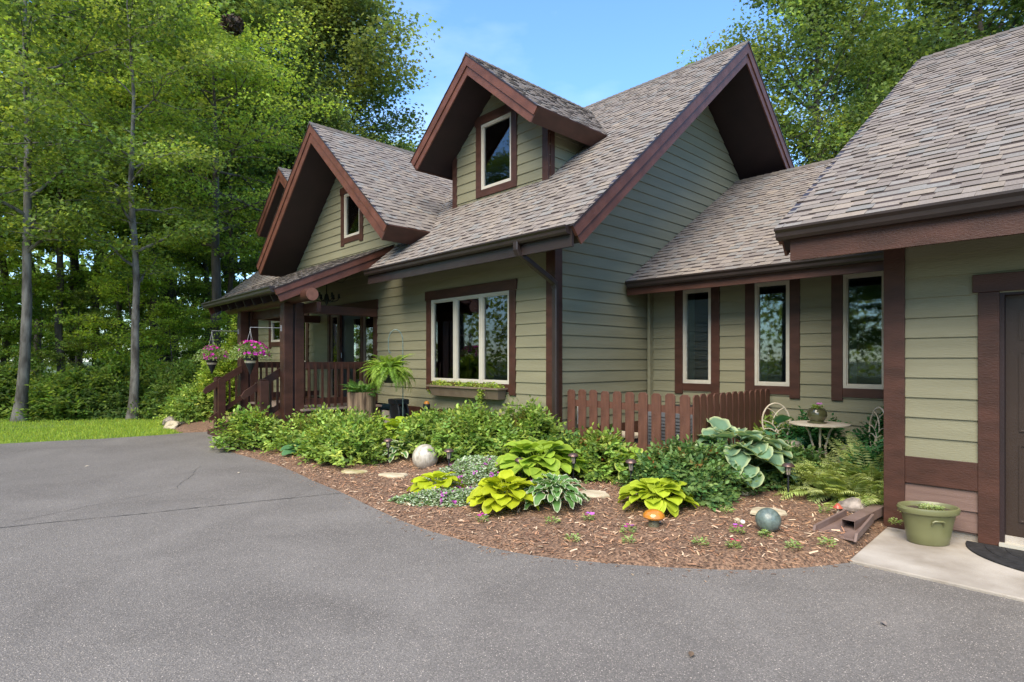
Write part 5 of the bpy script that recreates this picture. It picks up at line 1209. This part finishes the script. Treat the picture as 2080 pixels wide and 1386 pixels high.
basket(-13.2, 3.82, 1.58, 'petunia basket hanging in front of the far porch post, leftmost', 82, -13.2, 4.35, 2.20, 'steel bracket arm on the far porch post')

# ------------------------------------------------------------------ trees
CF, SF = math.cos(R(46.5)), math.sin(R(46.5))
def spot(az_px, s):
    """ground point s metres ahead, az_px to the side measured on a 1178-long ruler"""
    d = (az_px - 1040) / 1178; return (s * (-SF + CF * d), s * (CF + SF * d))
def tree(seed, H, cb, cr, nleaf, ls, pal, tr, bark, nprim=26, up=(15, 40), cl=(.55, .22), fork=False, lean=.02, env=lambda t: math.sin(math.pi * (t * .85 + .12)) ** .7, name='tree', star=True, clump_var=.35, trunk_top=.93):
    rs = np.random.RandomState(seed); root = empty(name); K = 11; pts = []; x = y = 0
    for i in range(K):
        t = i / (K - 1); pts.append(Vector((x, y, H * trunk_top * t))); x += rs.normal(0, lean * H / K * 2.2); y += rs.normal(0, lean * H / K * 2.2)
    rad = [tr * ((1 - i / (K - 1)) ** .85 * .92 + .05) * (1.35 if i == 0 else 1) for i in range(K)]
    # finer trunk: flare at the foot and small knots
    P2 = []; R2 = []
    for i in range(K - 1):
        for k in range(4):
            t = k / 4; P2.append(pts[i].lerp(pts[i + 1], t)); r_ = rad[i] * (1 - t) + rad[i + 1] * t
            if i == 0: r_ = tr * (.97 + .55 * (1 - min(1, t * 1.6)) ** 2)
            R2.append(r_ * rs.uniform(.96, 1.05))
    P2.append(pts[-1]); R2.append(rad[-1])
    tb = MB(); tb.tube(P2, R2, 12); CL = []
    bb = MB()
    def tp(h):
        f = max(0, min(K - 1.001, h / (H * trunk_top) * (K - 1))); i = int(f); return pts[i].lerp(pts[i + 1], f - i), rad[i] * (1 - f + i) + rad[i + 1] * (f - i)
    for j in range(nprim):
        t = (j + .5) / nprim; h = cb + (H * trunk_top - cb) * t ** .9; p, r0 = tp(h); a = j * 2.399 + rs.uniform(-.4, .4)
        L = cr * env(t) * rs.uniform(.75, 1.15); e = R(rs.uniform(*up)) + (.5 * t if fork else .25 * t); q = [p]; rr_ = [r0 * .55]; n = 6
        d = Vector((math.cos(a) * math.cos(e), math.sin(a) * math.cos(e), math.sin(e)))
        for k in range(1, n + 1):
            d = (d + Vector(rs.normal(0, .16, 3)) + Vector((0, 0, -.03 if not fork else .05))).normalized(); q.append(q[-1] + d * L / n); rr_.append(max(.008, r0 * .55 * (1 - k / n) ** .9))
            if k >= 2:
                m = 2 if k < n else 1
                for s in range(m):
                    aa = rs.uniform(-1.1, 1.1) + (a if m == 1 else a + (1 if s else -1) * .9); L2 = L * .38 * (1.25 - k / n * .6) * rs.uniform(.7, 1.2)
                    dd = Vector((math.cos(aa), math.sin(aa), rs.uniform(-.1, .45))).normalized(); e1 = q[-1] + dd * L2 * .5 + Vector(rs.normal(0, .05, 3)); e2 = e1 + (dd + Vector(rs.normal(0, .25, 3))) * L2 * .5
                    bb.tube([q[-1], e1, e2], [rr_[-1] * .7 + .004, rr_[-1] * .4 + .004, .004], 4, cap=False); CL += [e1, e2]
                CL.append(q[-1])
        bb.tube(q, rr_, 6, cap=False)
    base = len(tb.v); tb.v += bb.v; tb.f += [tuple(base + i for i in f) for f in bb.f]
    tb.build('trunk', bark, root, smooth=True)
    CL = np.array([tuple(c) for c in CL]); nc = len(CL); per = max(3, nleaf // nc); n = per * nc; ctr = np.repeat(CL, per, 0)
    g_ = unit(rs.normal(0, 1, (n, 3))) * rs.uniform(0, 1, (n, 1)) ** .45 * np.array([cl[0], cl[0], cl[1]]); sc = cr / 3.5; g_ *= sc; P = ctr + g_
    P[:, 2] -= .18 * (g_[:, 0] ** 2 + g_[:, 1] ** 2) / (cl[0] * sc + .01)
    d = unit(np.stack([g_[:, 0], g_[:, 1], np.full(n, -.12)], -1) + rs.normal(0, .45, (n, 3))); nrm = rs.normal(0, .42, (n, 3)) + np.array([0, 0, 1.])
    cc = jit_col(rs, nc, pal, clump_var, .1); c = np.repeat(cc, per, 0) * rs.uniform(.75, 1.25, (n, 1))
    V, F, C = scatter_t(T_ST if star else T_RH, F_ST if star else F_RH, P, frames(d, nrm), ls * rs.uniform(.65, 1.2, n), c)
    link('crown', np_mesh('crown', V, F, C), 'treeleaf', root)
    return root
G1 = [(.15, .225, .058), (.18, .26, .062), (.11, .175, .05), (.225, .30, .07)]
G2 = [(.12, .175, .06), (.15, .21, .065), (.095, .145, .055), (.18, .24, .07)]
protos = {}
protos['slender'] = tree(101, 15.5, 4.0, 3.6, 21000, .12, G1, .13, 'bark_pale', 26, name='maple_tree')
protos['layered'] = tree(102, 14.5, 5.4, 4.4, 31000, .125, G1, .25, 'bark', 30, up=(2, 28), cl=(.75, .13), name='maple_tree', lean=.012)
protos['oak'] = tree(103, 21, 8.0, 6.2, 44000, .21, G2, .34, 'bark', 24, up=(20, 50), cl=(.66, .40), fork=True, name='oak_tree', star=True, lean=.03)
protos['woodland'] = tree(104, 16, 5.2, 3.1, 14000, .15, G1, .15, 'bark', 20, name='woodland_tree', star=False, lean=.035)
protos['sapling'] = tree(105, 6.0, .9, 1.9, 10000, .10, G1, .05, 'bark', 18, up=(5, 35), cl=(.8, .2), name='sapling', lean=.03)
protos['understory'] = tree(106, 10.5, 2.0, 3.4, 26000, .12, G1, .11, 'bark', 26, up=(0, 30), cl=(.8, .15), name='understory_tree', lean=.03)
used = set()
def put(kind, px, s, label, sc=1.0, rz=0, tint=(1, 1, 1), group=None, scz=None, cat='tree', z=0):
    o = protos[kind]
    if kind in used: o = copy_tree(protos[kind])
    used.add(kind); x, y = spot(px, s); o.location = (x, y, z); o.rotation_euler = (0, 0, rz); o.scale = (sc, sc, scz or sc)
    for k in ('label', 'category', 'group'):
        if k in o: del o[k]
    tag(o, label, cat, group)
    for c in o.children:
        if c.name.startswith('crown'): c.color = (*tint, 1)
    return o
LIT_YL2 = (1.75, 1.7, 1.1); LIT_YEL = (1.5, 1.42, 1.0); LT = (1.3, 1.25, 1.1); DK_ = (.75, .82, .9); N_ = (1, 1, 1); OL = (1.2, 1.1, 1.05)  # crown colour multipliers: leaf variety, the raised ones also put sunlight into the colour
put('slender', 40, 14.9, 'pale-barked maple at the left end of the lawn edge', 1.0, .3, N_)
put('slender', 270, 15.4, 'slender maple at the lawn edge, nearer the house', .85, 2.4, LT)
put('layered', 432, 19.5, 'thick-trunked maple with bright layered branches just left of the house', .86, 1.0, LIT_YEL, scz=.9)
put('woodland', 330, 24, 'taller woodland tree deeper in the woods between the lawn-edge maples and the house', 1.25, 3.3, LT)
put('woodland', 150, 25, 'taller woodland tree between the two lawn-edge maples', 1.3, 5.1, N_)
put('oak', 672, 31, 'large oak with spreading dark limbs behind the middle gable', 1.02, .4, OL)
put('oak', 478, 27, 'tall oak whose fork holds a leaf nest', 1.0, 2.2, LT)
put('oak', 800, 42, 'rounded sunlit oak behind the ridge between the gables', .82, 1.2, LIT_YEL)
put('oak', 1650, 26.0, 'tall forked tree rising behind the link roof', .82, 3.6, LT, scz=1.0)
put('oak', 1990, 27, 'broad oak reaching over the garage ridge at the far right', 1.12, 5.5, N_)
put('oak', 1800, 34, 'oak behind the garage roof, left of the broad one', .95, 4.4, OL)
put('oak', 560, 38, 'yellow-green oak between the nest oak and the large spreading oak', .86, 4.9, LIT_YEL)
put('layered', 1660, 30, 'bushy maple low behind the right end of the link ridge', .78, 2.9, LT)
put('understory', 1730, 26, 'small leafy tree between the link ridge and the garage rake', .95, 1.9, N_)
put('oak', 345, 24, 'tall oak spreading high above the woods in the middle left', .9, 3.0, LT)
put('layered', 575, 29, 'dense green maple hugging the far gable', .98, .2, N_)
WG = 'slender trees standing deep in the woods left of the house'
wl = [(-60, 19), (10, 21), (120, 19.5), (200, 21), (245, 26), (308, 21.5), (350, 30), (392, 27), (468, 23), (70, 25), (160, 23.5), (290, 25), (-150, 24), (420, 25), (620, 46), (720, 48)]
rr = random.Random(11)
for px, s in wl:
    put('woodland', px, s, 'slender dark-trunked tree standing deep in the woods left of the house', rr.uniform(.85, 1.2), rr.uniform(0, 6.28), rr.choice([N_, LT, LIT_YEL]), WG)
ul = [(-40, 18.5), (150, 21), (350, 23), (500, 27)]
for px, s in ul:
    put('understory', px, s, 'small spreading understory tree among the taller trunks left of the house', rr.uniform(.75, 1.05), rr.uniform(0, 6.28), rr.choice([LT, LIT_YEL, LIT_YL2]), 'understory trees in the woods')
sl_ = [(px + rr.uniform(-12, 12), s + rr.uniform(-1, 1)) for px in range(-80, 520, 85) for s in (20,)] + [(px + rr.uniform(-12, 12), s + rr.uniform(-1, 1)) for px in range(-60, 520, 60) for s in (28,)]
for px, s in sl_:  # raised tints stand in for light reaching below the crowns
    put('sapling', px, s, 'leafy sapling filling the woods below the tree crowns', rr.uniform(.55, .95) * (1.25 if s > 24 else 1), rr.uniform(0, 6.28), rr.choice([LT, LIT_YEL, LIT_YL2]), 'saplings in the woods', cat='sapling')
# trees across the driveway, behind the viewer (they stand in the window reflections)
for x, y, k in ((-17, -13, 'layered'), (-13, -19, 'oak'), (-8, -20, 'understory'), (-10, -25, 'layered'), (-21, -11, 'understory'), (-4, -24, 'layered'), (-24, -17, 'oak'), (-27, -9, 'layered'), (-16, -24, 'layered'), (-6, -30, 'oak'), (-12, -32, 'layered'), (-20, -20, 'woodland'), (-1.5, -30, 'layered'), (-9, -34, 'oak'), (-22, -26, 'oak'), (-14, -28, 'understory'), (-5, -35, 'layered')):
    o = put(k, 0, 10, 'tree across the driveway, seen only mirrored in the window panes', 1.0, rr.uniform(0, 6), N_, 'trees across the driveway'); o.location = (x, y, 0)
# low shrubs at the foot of the woods
def shrub_proto(seed, r, h, n, ls, pal):
    rs = np.random.RandomState(seed); root = empty('woodland_shrub'); p, st = bush_parts(seed, r, h, n, ls, pal, .35); V, F, C = join(p)
    link('foliage', np_mesh('foliage', V, F, C), 'treeleaf', root); leaf_obj('stems', [st], root); return root
SH = shrub_proto(201, 1.25, 1.25, 9500, .12, [(.07, .13, .035), (.11, .185, .05), (.15, .23, .06)])
first = True
for px in range(-70, 500, 34):
    for s in (16.6,):
        o = SH if first else copy_tree(SH); first = False
        x, y = spot(px + rr.uniform(-10, 10) + (17 if s > 17 else 0), s + rr.uniform(-.4, .4)); o.location = (x, y, -.05); q = rr.uniform(.45, 1.05); o.scale = (q, q, q * rr.uniform(.8, 1.15)); o.rotation_euler = (0, 0, rr.uniform(0, 6.28))
        tag(o, 'dark leafy shrub at the shaded foot of the woods', 'shrub', 'shrubs along the edge of the woods')
        for c in o.children: c.color = (*rr.choice([N_, LT, LIT_YEL]), 1)
x, y = spot(400, 14.3)
bush('leafy_shrub', x, y, .72, .66, 7000, .075, AST_Y, 'bright green shrub between the boulder and the porch stairs', 'shrub', seed=91, z=.12)
x, y = spot(438, 14.6)
bush('yellow_shrub', x, y, .5, 1.5, 5200, .07, [(.30, .40, .05), (.22, .33, .04)], 'tall yellow-green shrub behind the left stair post', 'shrub', seed=92, z=.12)
x, y = spot(476, 15.2)
bush('yellow_shrub', x, y, .45, 2.0, 4600, .07, [(.28, .38, .05), (.2, .3, .04)], 'yellow-green shrub seen between the basket and the porch railing', 'shrub', seed=93, z=.12)
x, y = spot(447, 13.9)
tp_ = tag(empty('terracotta_pot', (x, y, .16)), 'terracotta pot at the left side of the stairs', 'pot'); mb = MB(); mb.lathe([(0, 0), (.09, 0), (.13, .18), (.145, .18), (.145, .21), (.125, .21), (.11, .17), (0, .17)], seg=24); mb.build('pot', 'copper', tp_, smooth=True)
# leaf nest in the fork
nx, ny = spot(473, 17.6); rs = np.random.RandomState(33); n = 900; dd = unit(rs.normal(0, 1, (n, 3))); P = dd * rs.uniform(.7, 1, (n, 1)) * np.array([.38, .38, .32]); d = unit(rs.normal(0, 1, (n, 3)))
o = leaf_obj('squirrel_nest', [scatter_t(T_RH, F_RH, P, frames(d, dd), rs.uniform(.12, .26, n), jit_col(rs, n, [(.05, .035, .025), (.09, .06, .04)], .3))], mat='attr'); o.location = (nx, ny, 1.56 + 17.6 * 683 / 1178); o.scale = (.68, .68, .68); tag(o, 'dark round leaf nest high in a tree on the left', 'nest')
# the far wood that reads as one mass
rs = np.random.RandomState(44); n = 110000; th = rs.uniform(0, 2 * np.pi, n); s = rs.uniform(40, 56, n); px = th * 1178
z = rs.uniform(0, 1, n) ** .9 * (11 + 3 * np.sin(px * .021) + 2 * np.sin(px * .057 + 1))
keep = (np.sin(px * .045 + z * .9) + np.sin(px * .12 - z * 1.7 + 2) + rs.normal(0, .7, n)) > -.55; px, s, z, th = px[keep], s[keep], z[keep], th[keep]; n = len(px)
P = np.stack([s * np.cos(th), s * np.sin(th), z], -1); d = unit(rs.normal(0, 1, (n, 3)))
V, F, C = scatter_t(T_RH, F_RH, P, frames(d, rs.normal(0, .6, (n, 3)) + [0, 0, 1]), rs.uniform(.35, .7, n), jit_col(rs, n, [(.24, .32, .09), (.30, .38, .10), (.18, .26, .08)], .35))  # greens kept bright so the sunlight is in the leaf colour itself
fw = link('far_woods', np_mesh('far_woods', V, F, C), 'treeleaf'); tag(fw, 'sunlit far woods seen between the trunks', 'woods', kind='stuff')

# fallen leaves on the asphalt
for i, (x, y, rz, c, lb_) in enumerate(((-1.55, 2.75, .4, 'log', 'small brown dead leaf on the asphalt at the lower right'), (-8.35, 2.75, 1.2, 'cream', 'pale leaf on the asphalt above the seam'), (-10.4, 1.3, .2, 'cream', 'yellow leaf on the asphalt near the lawn'), (-3.1, -.35, 2, 'flagstone', 'tan twig-like leaf on the asphalt at the lower left'), (-7.1, -.9, .1, 'flagstone', 'dry leaf on the asphalt at the far left'), (-.95, 3.9, .7, 'rock', 'curled leaf on the asphalt in front of the concrete pad'))):
    mb = MB(); mb.add([tuple(v) for v in T_LF * .06 + np.array([0, 0, .012])], [tuple(f) for f in F_LF]); o = mb.build('fallen_leaf', c); o.location = (x, y, .008); o.rotation_euler = (.15, .1, rz); tag(o, lb_, 'leaf', 'fallen leaves on the driveway')
